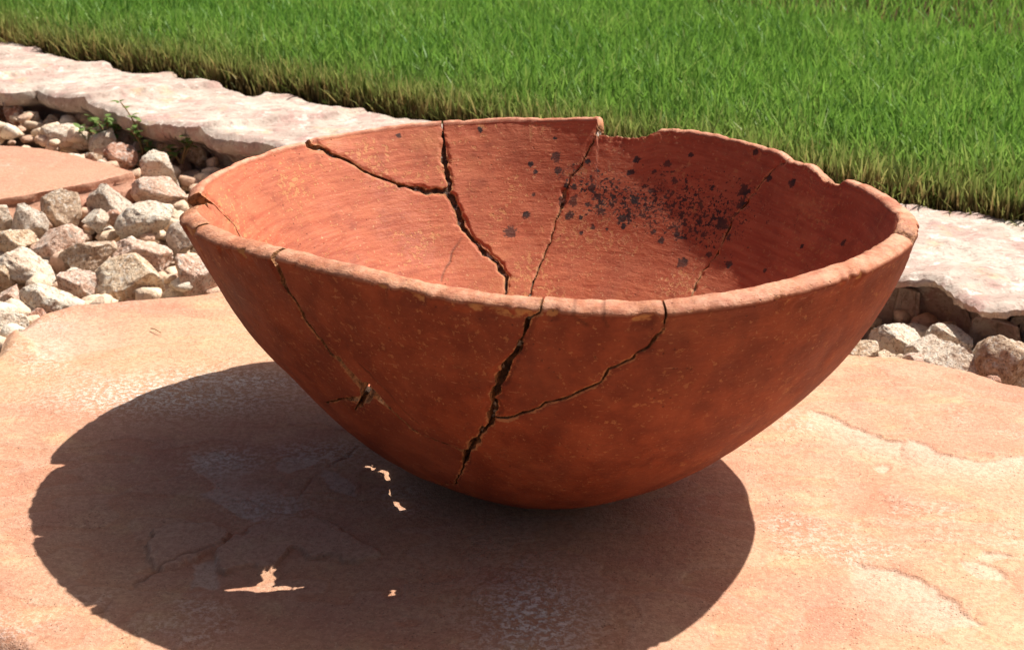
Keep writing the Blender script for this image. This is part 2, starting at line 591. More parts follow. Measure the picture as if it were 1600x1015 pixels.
M_BOWL, M_GLUE = mat_terracotta(), mat_glue()
M_SLAB, M_STEP = mat_sandstone('flagstone_sandstone'), mat_sandstone('stepping_sandstone', 4.3, (0.55, 0.255, 0.175))
M_LEDGE, M_GRAVEL, M_SOIL, M_TURF, M_GRASS = mat_ledge(), mat_gravel(), mat_soil(), mat_turf(), mat_grass()
ROCK = {
    'white': mat_rock('rock_white', (0.88, 0.77, 0.62), (0.80, 0.62, 0.47), (0.42, 0.26, 0.17)),
    'tan': mat_rock('rock_tan', (0.84, 0.66, 0.47), (0.73, 0.51, 0.33), (0.40, 0.23, 0.13)),
    'pink': mat_rock('rock_pink', (0.84, 0.62, 0.49), (0.73, 0.47, 0.34), (0.42, 0.21, 0.14)),
    'red': mat_rock('rock_red', (0.60, 0.30, 0.20), (0.68, 0.42, 0.31), (0.30, 0.12, 0.07)),
    'grey': mat_rock('rock_grey', (0.80, 0.68, 0.55), (0.68, 0.53, 0.41), (0.30, 0.20, 0.15)),
    'brown': mat_rock('rock_brown', (0.70, 0.52, 0.37), (0.56, 0.38, 0.25), (0.25, 0.14, 0.09)),
}

# ------------------------------------------------------------------ the setting: soil under the gravel, turf
Z_BED = -0.036
EDGE_P, EDGE_D = np.array([-0.539, 0.945]), np.array([0.818, -0.575])   # lawn edge line
EDGE_N = np.array([0.575, 0.818])


def ground_sheet(name, mat, x0, x1, y0, y1, n, zf, big):
    xs = np.concatenate([-np.geomspace(big, abs(x0) + 0.2, 12), np.linspace(x0, x1, n), np.geomspace(x1 + 0.2, big, 12)])
    ys = np.concatenate([-np.geomspace(big, abs(y0) + 0.2, 12), np.linspace(y0, y1, n), np.geomspace(y1 + 0.2, big, 12)])
    X, Y = np.meshgrid(xs, ys, indexing='ij')
    V = p3(X, Y, 0)
    V[:, 2] = zf(V)
    nx, ny = len(xs), len(ys)
    i, j = np.meshgrid(np.arange(nx - 1), np.arange(ny - 1), indexing='ij')
    a = (i * ny + j).ravel()
    return link(name, mk_mesh(name, V, np.stack([a, a + ny, a + ny + 1, a + 1], 1), mat=mat))


gz = lambda V: Z_BED + 0.004 * fbm(V, 18, 3) * (np.abs(V).max(1) < 2)
tag(ground_sheet('ground', M_SOIL, -1.0, 1.0, -1.0, 1.2, 120, gz, 200), kind='structure')

# turf bed: a raised sheet beyond the edging line, with its own cut face
us = np.concatenate([-np.geomspace(150, 2.2, 10), np.linspace(-2.0, 3.0, 160), np.geomspace(3.2, 150, 10)])
ws = np.concatenate([[0.0, 0.0, 0.01], np.linspace(0.03, 2.5, 60), np.geomspace(2.7, 200, 14)])
Ug, Wg = np.meshgrid(us, ws, indexing='ij')
wob = 0.006 * vnoise(p3(Ug, 0, 0), 14, 5).reshape(Ug.shape)
Xg = EDGE_P[0] + EDGE_D[0] * Ug + EDGE_N[0] * (Wg + wob * (Wg < 0.02))
Yg = EDGE_P[1] + EDGE_D[1] * Ug + EDGE_N[1] * (Wg + wob * (Wg < 0.02))
Zg = np.full(Ug.shape, 0.012)
Zg[:, 0] = -0.06
Zg[:, 1] = -0.012
nx, ny = Ug.shape
i, j = np.meshgrid(np.arange(nx - 1), np.arange(ny - 1), indexing='ij')
a = (i * ny + j).ravel()
tag(link('lawn_soil', mk_mesh('lawn_soil', p3(Xg, Yg, Zg), np.stack([a, a + ny, a + ny + 1, a + 1], 1), mat=M_TURF)), kind='structure')


# ------------------------------------------------------------------ stone slabs cut from height fields
def slab(name, poly, xs, ys, hfun, mat, depth, edge_round=0.006, rough=0.003, seed=1, under=0.0, prof=None):
    """a natural stone slab: rough outline, rounded worn arris, layered sides"""
    X, Y = np.meshgrid(xs, ys, indexing='ij')
    V = p3(X, Y, 0)
    sd_ = poly_sdf(V[:, 0], V[:, 1], poly)
    sd_ = sd_ + rough * fbm(V, 24, seed, 3, 0.42)
    z, low, crk = hfun(V)
    near = np.clip(sd_, 0, None)
    z = z - edge_round * (1 - np.clip(near / (edge_round * 1.6), 0, 1)) ** 2
    cols = np.column_stack([V[:, 0], V[:, 1], z, low, crk])
    nx, ny = len(xs), len(ys)
    i, j = np.meshgrid(np.arange(nx - 1), np.arange(ny - 1), indexing='ij')
    a = (i * ny + j).ravel()
    T = np.concatenate([np.stack([a, a + ny, a + ny + 1], 1), np.stack([a, a + ny + 1, a + 1], 1)])
    cols, T, _ = clip(cols, T, sd_)
    cols, T, _ = compact(cols, T)
    be = boundary(T)
    # side walls, stepping in and out by layer
    bv, binv = np.unique(be, return_inverse=True)
    binv = binv.reshape(be.shape)
    nb = len(bv)
    # outward direction at boundary vertices
    nrm = np.zeros((nb, 2))
    ev = cols[be[:, 1], :2] - cols[be[:, 0], :2]
    en = np.stack([ev[:, 1], -ev[:, 0]], 1)
    np.add.at(nrm, binv[:, 0], en)
    np.add.at(nrm, binv[:, 1], en)
    nrm /= np.linalg.norm(nrm, axis=1, keepdims=True) + 1e-12
    allc = [cols, cols[bv]]
    base = len(cols) + nb
    F = []
    prev = len(cols) + np.arange(nb)
    prof = prof or [(0.2, 0.0), (0.4, 0.0025), (0.6, -0.0025), (0.8, 0.001), (1.0, -0.003)]
    for k, (f, po) in enumerate(prof, 1):
        c = cols[bv].copy()
        c[:, 2] -= depth * f
        q = np.column_stack([c[:, :2], np.full(nb, 0.1 * k)])
        off = 0.5 * rough * fbm(q, 60, seed + 9 * k, 3) + po - under * f
        c[:, :2] += nrm * off[:, None]
        allc.append(c)
        idx = base + np.arange(nb)
        base += nb
        F.append(np.stack([prev[binv[:, 0]], prev[binv[:, 1]], idx[binv[:, 1]], idx[binv[:, 0]]], 1))
        prev = idx
    cols = np.concatenate(allc)
    Q = np.concatenate(F)
    T = np.concatenate([T, Q[:, [1, 0, 3]], Q[:, [1, 3, 2]]])
    me = mk_mesh(name, cols[:, :3], T, {'low': cols[:, 3], 'crk': cols[:, 4], 'pale_fleck': pale_fleck(cols[:, :3])}, True, mat)
    return link(name, me)


PALE_FLECK = [(-0.185, 0.085, 0.05, 0.022, 1.0), (-0.16, 0.105, 0.04, 0.015, 0.9), (-0.012, -0.115, 0.018, 0.025, 1.0), (-0.145, 0.012, 0.016, 0.012, 0.7), (-0.105, 0.02, 0.02, 0.012, 0.6), (-0.12, -0.03, 0.015, 0.01, 0.5)]


def pale_fleck(P_):
    b_ = np.zeros(len(P_))
    for (x, y, sx, sy, k) in PALE_FLECK:
        b_ = np.maximum(b_, k * np.exp(-((P_[:, 0] - x) / sx) ** 2 - ((P_[:, 1] - y) / sy) ** 2))
    return b_


# foreground flagstone ------------------------------------------------------------
FLAG = [(-0.287, 0.142), (-0.290, 0.173), (-0.283, 0.197), (-0.270, 0.214), (-0.240, 0.226), (-0.204, 0.232), (-0.150, 0.262),
        (-0.058, 0.300), (0.03, 0.262), (0.10, 0.200), (0.161, 0.154), (0.187, 0.149), (0.216, 0.131), (0.243, 0.111), (0.33, 0.07),
        (0.40, -0.05), (0.38, -0.25), (0.22, -0.42), (-0.02, -0.45), (-0.12, -0.33), (-0.150, -0.205), (-0.192, -0.140), (-0.209, -0.127),
        (-0.250, -0.08), (-0.280, 0.02), (-0.296, 0.09)]
F1 = [(-0.164, -0.062), (-0.164, -0.053), (-0.156, -0.047), (-0.141, -0.047), (-0.132, -0.052), (-0.135, -0.061), (-0.141, -0.068), (-0.146, -0.077), (-0.153, -0.082), (-0.158, -0.079), (-0.162, -0.072)]
F2 = [(-0.117, -0.037), (-0.093, -0.042), (-0.081, -0.058), (-0.07, -0.069), (-0.076, -0.073), (-0.084, -0.076), (-0.087, -0.071), (-0.095, -0.069), (-0.098, -0.072), (-0.101, -0.066), (-0.107, -0.064), (-0.11, -0.069), (-0.111, -0.078), (-0.12, -0.076), (-0.126, -0.08), (-0.13, -0.084), (-0.136, -0.071), (-0.138, -0.065), (-0.128, -0.051)]
OVAL = [(0.158, -0.069), (0.166, -0.067), (0.171, -0.071), (0.173, -0.079), (0.168, -0.084), (0.161, -0.082), (0.158, -0.078)]
CHIP = [(0.144, 0.014), (0.148, 0.02), (0.151, 0.018), (0.15, 0.012), (0.146, 0.01)]
STEPS = [([(0.125, 0.074), (0.135, 0.068), (0.143, 0.058), (0.15, 0.047), (0.16, 0.043), (0.166, 0.042)], 0.0010, 0.022),
         ([(0.108, -0.070), (0.122, -0.072), (0.131, -0.075), (0.139, -0.082), (0.147, -0.098), (0.152, -0.112), (0.153, -0.118)], 0.0009, 0.030),
         ([(0.170, -0.058), (0.172, -0.060), (0.177, -0.061), (0.18, -0.065)], 0.0009, 0.010),
         ([(0.165, 0.045), (0.172, 0.039), (0.179, 0.027), (0.193, 0.021), (0.205, 0.024), (0.22, 0.03)], 0.0008, 0.025),
         ([(-0.262, 0.128), (-0.267, 0.138), (-0.276, 0.156), (-0.284, 0.166), (-0.296, 0.183)], 0.0030, 0.050),
         ([(-0.10, -0.030), (-0.117, -0.034), (-0.143, -0.018), (-0.150, -0.007), (-0.148, 0.003), (-0.153, 0.018)], 0.0005, 0.016)]
PATCH = [[(-0.163, 0.020), (-0.150, 0.020), (-0.145, 0.002), (-0.150, -0.006), (-0.158, 0.004)], [(-0.128, 0.012), (-0.108, 0.020), (-0.104, 0.008), (-0.118, -0.002)],
         [(-0.146, -0.074), (-0.134, -0.070), (-0.131, -0.092), (-0.142, -0.094)], [(-0.145, -0.012), (-0.117, -0.036), (-0.125, -0.042), (-0.152, -0.02)],
         [(-0.100, 0.0), (-0.088, -0.004), (-0.086, -0.020), (-0.099, -0.014)]]
LCR = [(-0.060, 0.068), (-0.088, 0.026), (-0.102, -0.002), (-0.117, -0.037), (-0.141, -0.066), (-0.157, -0.082), (-0.17, -0.109), (-0.187, -0.13), (-0.20, -0.15)]


def flag_height(V):
    x, y = V[:, 0], V[:, 1]
    J = V + 0.0016 * np.stack([vnoise(V, 190, 61), vnoise(V, 190, 62), 0 * x], 1)
    jx, jy = J[:, 0], J[:, 1]
    calm = sstep(0.02, 0.10, np.hypot(x, y))
    z = 0.0022 * fbm(V, 9, 21, 3) * calm + 0.0007 * fbm(V, 45, 22, 3) * calm
    # laminations: contour-like terraces
    lam = fbm(V * np.array([1, 1.7, 1]), 10, 23, 4, 0.55) * 3.2
    fr = lam - np.floor(lam)
    z += 0.0007 * (np.floor(lam) + sstep(0.0, 0.06, fr)) * 0.5 * calm
    low = np.clip(sstep(0.0, 0.06, fr) * (1 - fr) * 0.30, 0, 1)
    edge_p = None
    for poly, h in ((F1, 0.0022), (F2, 0.0016)):
        s = poly_sdf(jx, jy, poly)
        z += h * sstep(-0.0004, 0.0007, s)
        crk_p = np.exp(-(s / 0.0007) ** 2) * sstep(-0.3, 0.4, vnoise(V, 70, 35))
        edge_p = crk_p if edge_p is None else np.maximum(edge_p, crk_p)
        low = np.maximum(low, 0.45 * sstep(-0.0004, 0.0007, s))
    for poly in PATCH:
        s = poly_sdf(jx, jy, poly) + 0.003 * fbm(V, 120, 36, 3)
        low = np.maximum(low, 1.0 * sstep(-0.0005, 0.0012, s))
        z -= 0.0003 * sstep(-0.0005, 0.0008, s)
    for poly, h in ((OVAL, -0.0011), (CHIP, -0.0011)):
        s = poly_sdf(jx, jy, poly)
        z += h * sstep(-0.0003, 0.0007, s) * (0.5 + 0.5 * np.exp(-np.clip(s, 0, 1) / 0.004))
        low = np.maximum(low, sstep(-0.0003, 0.0008, s) * 0.8)
    for ln, h, fall in STEPS:
        d, side, pos = line_sd(jx, jy, ln)
        end = sstep(0, 0.12, pos) * sstep(1, 0.88, pos)
        m = (side < 0) * np.exp(-(d / fall) ** 2) * end * sstep(0, 0.0008, d)
        z -= h * m
        low = np.maximum(low, m * 0.9)
    d, side, pos = line_sd(jx, jy, LCR)
    g = np.exp(-(d / 0.0007) ** 2) * (0.45 + 0.55 * vnoise(V, 60, 33)) * sstep(0, 0.1, pos)
    z -= 0.0012 * np.clip(g, 0, 1)
    crk = np.maximum(np.clip(g, 0, 1), 0.6 * edge_p)
    return z, low, crk


fx = np.concatenate([[-0.34, -0.325], np.arange(-0.312, -0.196, 0.0017), np.arange(-0.195, 0.190, 0.00085), np.arange(0.191, 0.262, 0.0017), np.arange(0.265, 0.43, 0.006)])
fy = np.concatenate([np.arange(-0.47, -0.150, 0.006), np.arange(-0.148, 0.085, 0.00085), np.arange(0.086, 0.325, 0.0022)])
flag = slab('flagstone', FLAG, fx, fy, flag_height, M_SLAB, 0.045, 0.005, 0.004, 4, 0.006)
tag(flag, 'broad orange sandstone flagstone in the foreground with the cracked bowl standing on it', 'flagstone')

# second flagstone among the gravel at the left
STEP = [(-0.60, 0.60), (-0.423, 0.572), (-0.39, 0.565), (-0.349, 0.541), (-0.314, 0.512), (-0.299, 0.503), (-0.310, 0.489), (-0.334, 0.467),
        (-0.355, 0.446), (-0.377, 0.428), (-0.46, 0.38), (-0.62, 0.40)]


def step_height(V):
    z = 0.002 * fbm(V, 10, 71, 3)
    lam = fbm(V, 12, 73, 4) * 3
    fr = lam - np.floor(lam)
    z = z + 0.0004 * (np.floor(lam) + sstep(0, 0.08, fr))
    return z, 0.4 * (1 - fr), 0 * fr


st = slab('flagstone', STEP, np.arange(-0.63, -0.28, 0.002), np.arange(0.36, 0.62, 0.002), step_height, M_STEP, 0.030, 0.0012, 0.005, 8, -0.006, [(0.12, 0.0), (0.22, -0.002), (0.30, 0.005), (0.55, 0.006), (0.8, 0.004), (1.0, 0.008)])
tag(st, 'smaller pink flagstone lying in the gravel at the left edge of the photo', 'flagstone')

# ledge stones edging the lawn
LEDGE_L = [(-0.80, 1.12), (-0.62, 1.005), (-0.539, 0.945), (-0.525, 0.942), (-0.453, 0.87), (-0.375, 0.805), (-0.332, 0.801), (-0.317, 0.772), (-0.24, 0.712), (-0.232, 0.722),
           (-0.222, 0.712), (-0.156, 0.658), (-0.089, 0.62), (0.03, 0.535), (0.02, 0.43), (-0.08, 0.465), (-0.171, 0.516), (-0.252, 0.561), (-0.304, 0.593), (-0.364, 0.647),
           (-0.437, 0.728), (-0.464, 0.712), (-0.56, 0.80), (-0.75, 0.95)]
LEDGE_R = [(0.05, 0.515), (0.16, 0.445), (0.253, 0.388), (0.267, 0.386), (0.271, 0.371), (0.285, 0.371), (0.322, 0.353), (0.45, 0.27), (0.62, 0.16), (0.55, 0.05),
           (0.40, 0.12), (0.30, 0.170), (0.266, 0.188), (0.253, 0.185), (0.245, 0.188), (0.236, 0.208), (0.223, 0.224), (0.207, 0.230), (0.12, 0.29), (0.04, 0.40)]


def ledge_height(seed, ridges):
    def f(V):
        x, y = V[:, 0], V[:, 1]
        z = 0.015 + 0.0028 * fbm(V, 11, seed, 3) + 0.0030 * fbm(V, 40, seed + 3, 4, 0.65)
        low = 0 * x
        for (px, py), (dx, dy), h in ridges:
            n = np.array([-dy, dx]) / math.hypot(dx, dy)
            s = (x - px) * n[0] + (y - py) * n[1] + 0.006 * vnoise(V, 30, seed + 5)
            z += h * (np.exp(-np.clip(s, 0, 9) / 0.030) * (s > 0) + np.exp(-(s / 0.003) ** 2) * (s <= 0))
        return z, low, 0 * x
    return f


rid = [((-0.43, 0.80), (0.35, 0.30), 0.005), ((-0.34, 0.70), (0.35, 0.25), 0.005), ((-0.21, 0.60), (0.35, 0.22), 0.005), ((-0.52, 0.88), (0.3, 0.22), 0.004)]
lx, ly = np.arange(-0.84, 0.06, 0.0028), np.arange(0.40, 1.14, 0.0028)
o = slab('edging_stone', LEDGE_L, lx, ly, ledge_height(31, rid), M_LEDGE, 0.058, 0.0035, 0.007, 12, 0.0, [(0.10, 0.001), (0.20, -0.003), (0.30, -0.016), (0.45, -0.026), (0.7, -0.030), (1.0, -0.034)])
tag(o, 'long pale pinkish ledge stone edging the lawn behind the left gravel', 'edging stone')
lx, ly = np.arange(0.02, 0.66, 0.0026), np.arange(0.02, 0.53, 0.0026)
o = slab('edging_stone', LEDGE_R, lx, ly, ledge_height(41, []), M_LEDGE, 0.058, 0.0035, 0.010, 15, 0.0, [(0.06, 0.0), (0.11, -0.010), (0.22, -0.026), (0.5, -0.030), (0.75, -0.031), (1.0, -0.030)])
tag(o, 'white and pink ledge stone edging the lawn at the right, overhanging the gravel', 'edging stone')

# ------------------------------------------------------------------ the bowl
R0, C_RIM, ZC = 0.15, np.array([-0.0107291, 0.0273011]), 0.12
Z0 = 0.1236511
HZ = [4.28275959e-03, -5.00095739e-03, -1.27227316e-03, 2.20159657e-03, -1.24920101e-03, -1.87133494e-03, -1.39260749e-03, -7.82941474e-04, -2.94677990e-04, -1.64948687e-04]
HR = [3.58277875e-03, -1.34496049e-02, 7.12767746e-04, 3.07426980e-04, 2.32383005e-04, 1.69479895e-03]
KN = np.sqrt(np.array([0, .02, .06, .13, .25, .4, .6, .8, 1.]))
RHO = np.array([0.03492671, 0.179883, 0.28597925, 0.40963804, 0.55253013, 0.68332406, 0.82663356, 0.92561989, 1.0])
OFF = np.array([-0.01636433, -0.00185422, 0.00601833, 0.00237375])
THICK = 0.0095


def cubic(x, kx, ky):
    m = np.gradient(ky, kx)
    i = np.clip(np.searchsorted(kx, x) - 1, 0, len(kx) - 2)
    h = kx[i + 1] - kx[i]
    t = (x - kx[i]) / h
    return (2*t**3-3*t**2+1)*ky[i] + (t**3-2*t**2+t)*h*m[i] + (-2*t**3+3*t**2)*ky[i+1] + (t**3-t**2)*h*m[i+1]


def rim_rz(th):
    z, r = Z0 - 0.006 + 0 * th, R0 + 0 * th
    for k in range(5):
        z = z + HZ[2*k] * np.cos((k+1)*th) + HZ[2*k+1] * np.sin((k+1)*th)
    for k in range(3):
        r = r + HR[2*k] * np.cos((k+2)*th) + HR[2*k+1] * np.sin((k+2)*th)
    return r, z


# chips broken out of the rim: (angle, millimetres lost)
CHIPS = [(-3.1416, 2.5), (-3.0, 0.8), (-2.85, 0.2), (-0.52, 0.0), (-0.485, 3.5), (-0.44, 7.0), (-0.395, 6.0), (-0.365, 1.6), (-0.31, 0.0), (0.13, 0.0),
         (0.20, 0.6), (0.235, 2.4), (0.27, 3.0), (0.31, 3.2), (0.34, 2.0), (0.40, 1.0), (0.48, 1.6), (0.54, 0.5), (0.75, 0.5), (0.95, 0.8), (1.03, 1.2), (1.07, 3.6),
         (1.11, 5.2), (1.15, 6.4), (1.20, 5.4), (1.25, 5.8), (1.283, 5.2), (1.290, 0.0), (2.96, 0.0), (3.02, 1.0), (3.035, 5.5), (3.08, 4.5), (3.1416, 2.5)]
CH_T, CH_D = np.array([c[0] for c in CHIPS]), np.array([c[1] for c in CHIPS]) * 1e-3


def bowl_surf(th, v, chips=False):
    th, v = np.broadcast_arrays(np.asarray(th, float), np.asarray(v, float))
    if chips:
        d = np.interp((th + np.pi) % (2*np.pi) - np.pi, CH_T, CH_D)
        v = v * (1 - d / 0.24 * sstep(0.82, 1.0, v))
    r, zr = rim_rz(th)
    z = v * v * zr
    t = np.clip(z / ZC, 0, 1)
    rr = r * cubic(v, KN, RHO)
    cx = t * C_RIM[0] + (1-t) * OFF[0] + 4*t*(1-t)*OFF[2]
    cy = t * C_RIM[1] + (1-t) * OFF[1] + 4*t*(1-t)*OFF[3]
    return np.stack([cx + rr*np.cos(th), cy + rr*np.sin(th), z], -1)


# cracks between the sherds: (angle, height parameter, half width in mm)
CRACKS = {
    'a': [(2.365, 1.0, 1.0), (2.33, .993, 1.1), (2.286, .969, .7), (2.265, .964, 1.0), (2.225, .943, .55), (2.199, .924, .9), (2.151, .907, .6), (2.094, .888, .8), (2.059, .876, .9), (1.998, .864, 1.1), (1.942, .855, 1.2), (1.888, .860, 1.0)],
    'b': [(1.870, 1.0, .7), (1.876, .979, .9), (1.885, .936, 1.2), (1.885, .898, 1.2), (1.894, .852, 1.5), (1.872, .81, 1.8), (1.863, .767, 1.5), (1.824, .736, 1.3), (1.763, .702, 1.3), (1.715, .671, 1.3), (1.689, .643, 1.1), (1.693, .61, .9), (1.74, .52, .6), (2.0, .43, .55), (2.5, .36, .55), (3.0, .345, .8)],
    'c': [(1.284, 1.0, .7), (1.296, .971, .55), (1.331, .938, .55), (1.366, .902, .6), (1.396, .883, .55), (1.414, .86, .8), (1.431, .831, 1.1), (1.449, .8, .6), (1.47, .748, .55), (1.51, .695, .6), (1.536, .657, .6), (1.562, .605, .6), (1.74, .52, .55)],
    'd': [(.490, 1.0, .72), (.528, .979, .72), (.567, .945, .72), (.598, .905, .8), (.641, .85, .8), (.65, .812, .72), (.654, .771, .72), (.685, .726, .8), (.694, .695, .8), (.672, .671, .8), (.68, .6, .72), (.9, .47, .72), (1.3, .44, .72), (1.74, .52, .72)],
    'e': [(-.43, 1.0, 1.9), (-.405, .98, 1.2), (-.36, .96, .6), (-.244, .921, .5), (-.1, .8, .5), (0.02, .6, .5), (.4, .48, .5), (.9, .47, .5)],
    'f': [(3.035, 1.0, 2.2), (3.01, .985, 1.5), (2.992, .97, 1.0), (2.971, .948, .7), (2.941, .917, .6), (2.95, .8, .5), (3.0, .6, .5), (3.02, .42, .8), (3.0, .345, 1.2), (3.07, .305, 1.7), (3.22, .305, .9), (3.393, .312, 1.2), (3.53, .32, .6), (3.673, .328, 1.5), (3.85, .34, .6), (4.05, .38, .6), (4.228, .431, .7)],
    'g': [(-2.365, 1.0, .95), (-2.361, .988, .9), (-2.369, .96, .95), (-2.352, .936, .9), (-2.352, .9, .7), (-2.321, .848, .75), (-2.291, .812, .8), (-2.273, .783, 1.5), (-2.243, .767, 2.7), (-2.212, .76, 2.4), (-2.195, .738, 1.7), (-2.164, .726, .9), (-2.142, .7, .65), (-2.116, .679, .65), (-2.081, .664, .5), (-1.98, .650, .5), (-1.876, .638, .5)],
    'h': [(-2.222, .772, 1.8), (-2.25, .745, 2.4), (-2.282, .726, 2.0), (-2.34, .70, 1.1), (-2.40, .676, .5)],
    'i': [(-2.644, .65, .5), (-2.439, .702, .9), (-2.334, .721, 1.3), (-2.28, .73, 1.5)],
    'j': [(-2.806, 1.0, 1.1), (-2.806, .974, .8), (-2.841, .938, .55), (-2.90, .867, .5), (-2.92, .802, .5), (-2.85, .72, .5), (-2.644, .65, .5)],
    'k': [(-1.578, 1.0, .55), (-1.606, .985, .8), (-1.628, .96, .9), (-1.649, .924, 1.2), (-1.676, .9, 1.6), (-1.706, .871, 1.3), (-1.732, .826, 1.1), (-1.737, .795, 1.2), (-1.758, .757, 1.1), (-1.811, .707, 1.1), (-1.876, .638, 1.1), (-1.924, .562, .9), (-2.055, .431, .7)],
    'l': [(-1.306, 1.0, .7), (-1.313, .979, .55), (-1.335, .948, .5), (-1.361, .938, .7), (-1.409, .914, .55), (-1.431, .905, .75), (-1.444, .883, .5), (-1.479, .867, .5), (-1.527, .843, .5), (-1.58, .829, .5), (-1.623, .807, .5), (-1.676, .786, .7), (-1.735, .774, .7)],
}
HAIRS = [[(1.876, .745), (1.929, .712), (1.942, .693), (1.981, .667), (2.003, .645)],
         [(-2.20, .83), (-2.16, .80), (-2.12, .77), (-2.09, .73), (-2.05, .70)],
         [(-1.505, 1.0), (-1.49, .992), (-1.475, .985)], [(-1.44, 1.0), (-1.43, .985)]]
# openings where nothing fills the crack: (angle, height parameter, radius in mm)
HOLES = [(-2.281, .799, 2.5), (-2.273, .783, 3.0), (-2.267, .760, 3.2), (-2.243, .767, 4.0), (-2.212, .755, 3.5), (-2.267, .737, 4.5), (-2.30, .722, 3.0), (-2.333, .706, 2.5),
         (-2.185, .735, 2.5), (-2.151, .72, 2.0), (-1.863, .655, 2.0), (3.0, .345, 2.5), (3.07, .305, 4.0), (3.15, .303, 2.5), (3.40, .312, 3.0), (3.47, .316, 2.5), (3.673, .328, 3.5), (3.60, .325, 2.0),
         (3.035, 1.0, 6.0), (3.01, .985, 5.0), (2.992, .965, 4.0), (-2.806, 1.0, 5.0), (-2.806, .984, 3.0), (-2.365, 1.0, 3.0), (-.425, 1.0, 5.0), (2.36, 1.0, 4.0)]
SPOTS = [(1.741, 0.988, 5), (1.462, 0.967, 4), (1.457, 0.926, 10), (1.562, 0.91, 6), (1.545, 0.89, 5), (1.453, 0.895, 7), (1.558, 0.84, 4), (1.593, 0.793, 7), (1.662, 0.752, 11), (1.418, 0.862, 5), (1.431, 0.829, 8), (1.383, 0.864, 6), (1.3, 0.864, 8), (1.27, 0.845, 7), (1.383, 0.831, 9), (1.396, 0.798, 8), (1.318, 0.826, 5), (1.252, 0.812, 7), (1.344, 0.795, 4), (1.283, 0.776, 5), (1.335, 0.76, 4), (1.213, 0.774, 3), (1.104, 0.845, 8), (1.139, 0.917, 7), (1.117, 0.95, 7), (0.982, 0.933, 7), (0.886, 0.96, 5), (0.938, 0.9, 6), (1.038, 0.871, 6), (1.152, 0.8, 9), (1.121, 0.81, 6), (1.134, 0.783, 5), (1.052, 0.812, 5), (1.034, 0.912, 4), (1.326, 0.921, 5), (1.278, 0.912, 4), (0.803, 0.729, 9), (0.877, 0.788, 5), (0.99, 0.781, 5), (0.938, 0.769, 4), (0.79, 0.824, 5), (0.624, 0.995, 6), (0.545, 0.955, 7), (0.441, 0.964, 7), (0.633, 0.914, 11), (0.628, 0.883, 9), (0.685, 0.833, 11), (0.065, 0.898, 6), (0.58, 0.755, 7), (0.694, 0.762, 6), (0.942, 0.764, 5), (0.873, 0.786, 5), (0.755, 0.8, 5), (0.89, 0.96, 4), (0.275, 0.85, 4), (0.393, 0.771, 4), (2.029, 0.986, 5), (1.038, 0.869, 4)]
SOOT_D = [(1.07, .81, .24, .06, .42), (1.27, .85, .16, .06, .38), (.82, .80, .20, .08, .36), (.97, .90, .32, .08, .46), (.62, .86, .18, .12, .40), (1.40, .90, .15, .05, .3)]

NTH = 1280
vs = np.concatenate([np.linspace(0.03, 0.28, 12, endpoint=False), np.linspace(0.28, 0.55, 55, endpoint=False), np.linspace(0.55, 1.0, 145)])
NV = len(vs)
ths = -np.pi + np.arange(NTH) * 2 * np.pi / NTH
TH, VV = np.meshgrid(ths, vs, indexing='ij')
SM = bowl_surf(TH, VV)                                  # smooth reference surface
P = bowl_surf(TH, VV, True)
# hand-made unevenness, ragged rim
circ = p3(0.15*np.cos(TH), 0.15*np.sin(TH), 0.19*VV)
wav = (0.0007 * fbm(circ, 26, 101, 3)).reshape(TH.shape)
ragg = (0.0007 * fbm(circ, 75, 102, 4, 0.65)).reshape(TH.shape) * sstep(0.9, 1.0, VV)
chipd = np.interp(TH, CH_T, CH_D)
ragg += (0.0013 * fbm(circ, 260, 103, 3, 0.65)).reshape(TH.shape) * sstep(0.97, 1.0, VV) * np.clip(chipd / 0.001, 0, 1)
P[..., 2] += ragg
dth = np.roll(SM, -1, 0) - np.roll(SM, 1, 0)
dv = np.gradient(SM, axis=1)
N = np.cross(dth, dv)
N /= np.linalg.norm(N, axis=-1, keepdims=True)
P = P + N * wav[..., None] * sstep(0.15, 0.4, VV)[..., None]

pole = np.array([OFF[0], OFF[1], 0.0])
flat = SM.reshape(-1, 3)


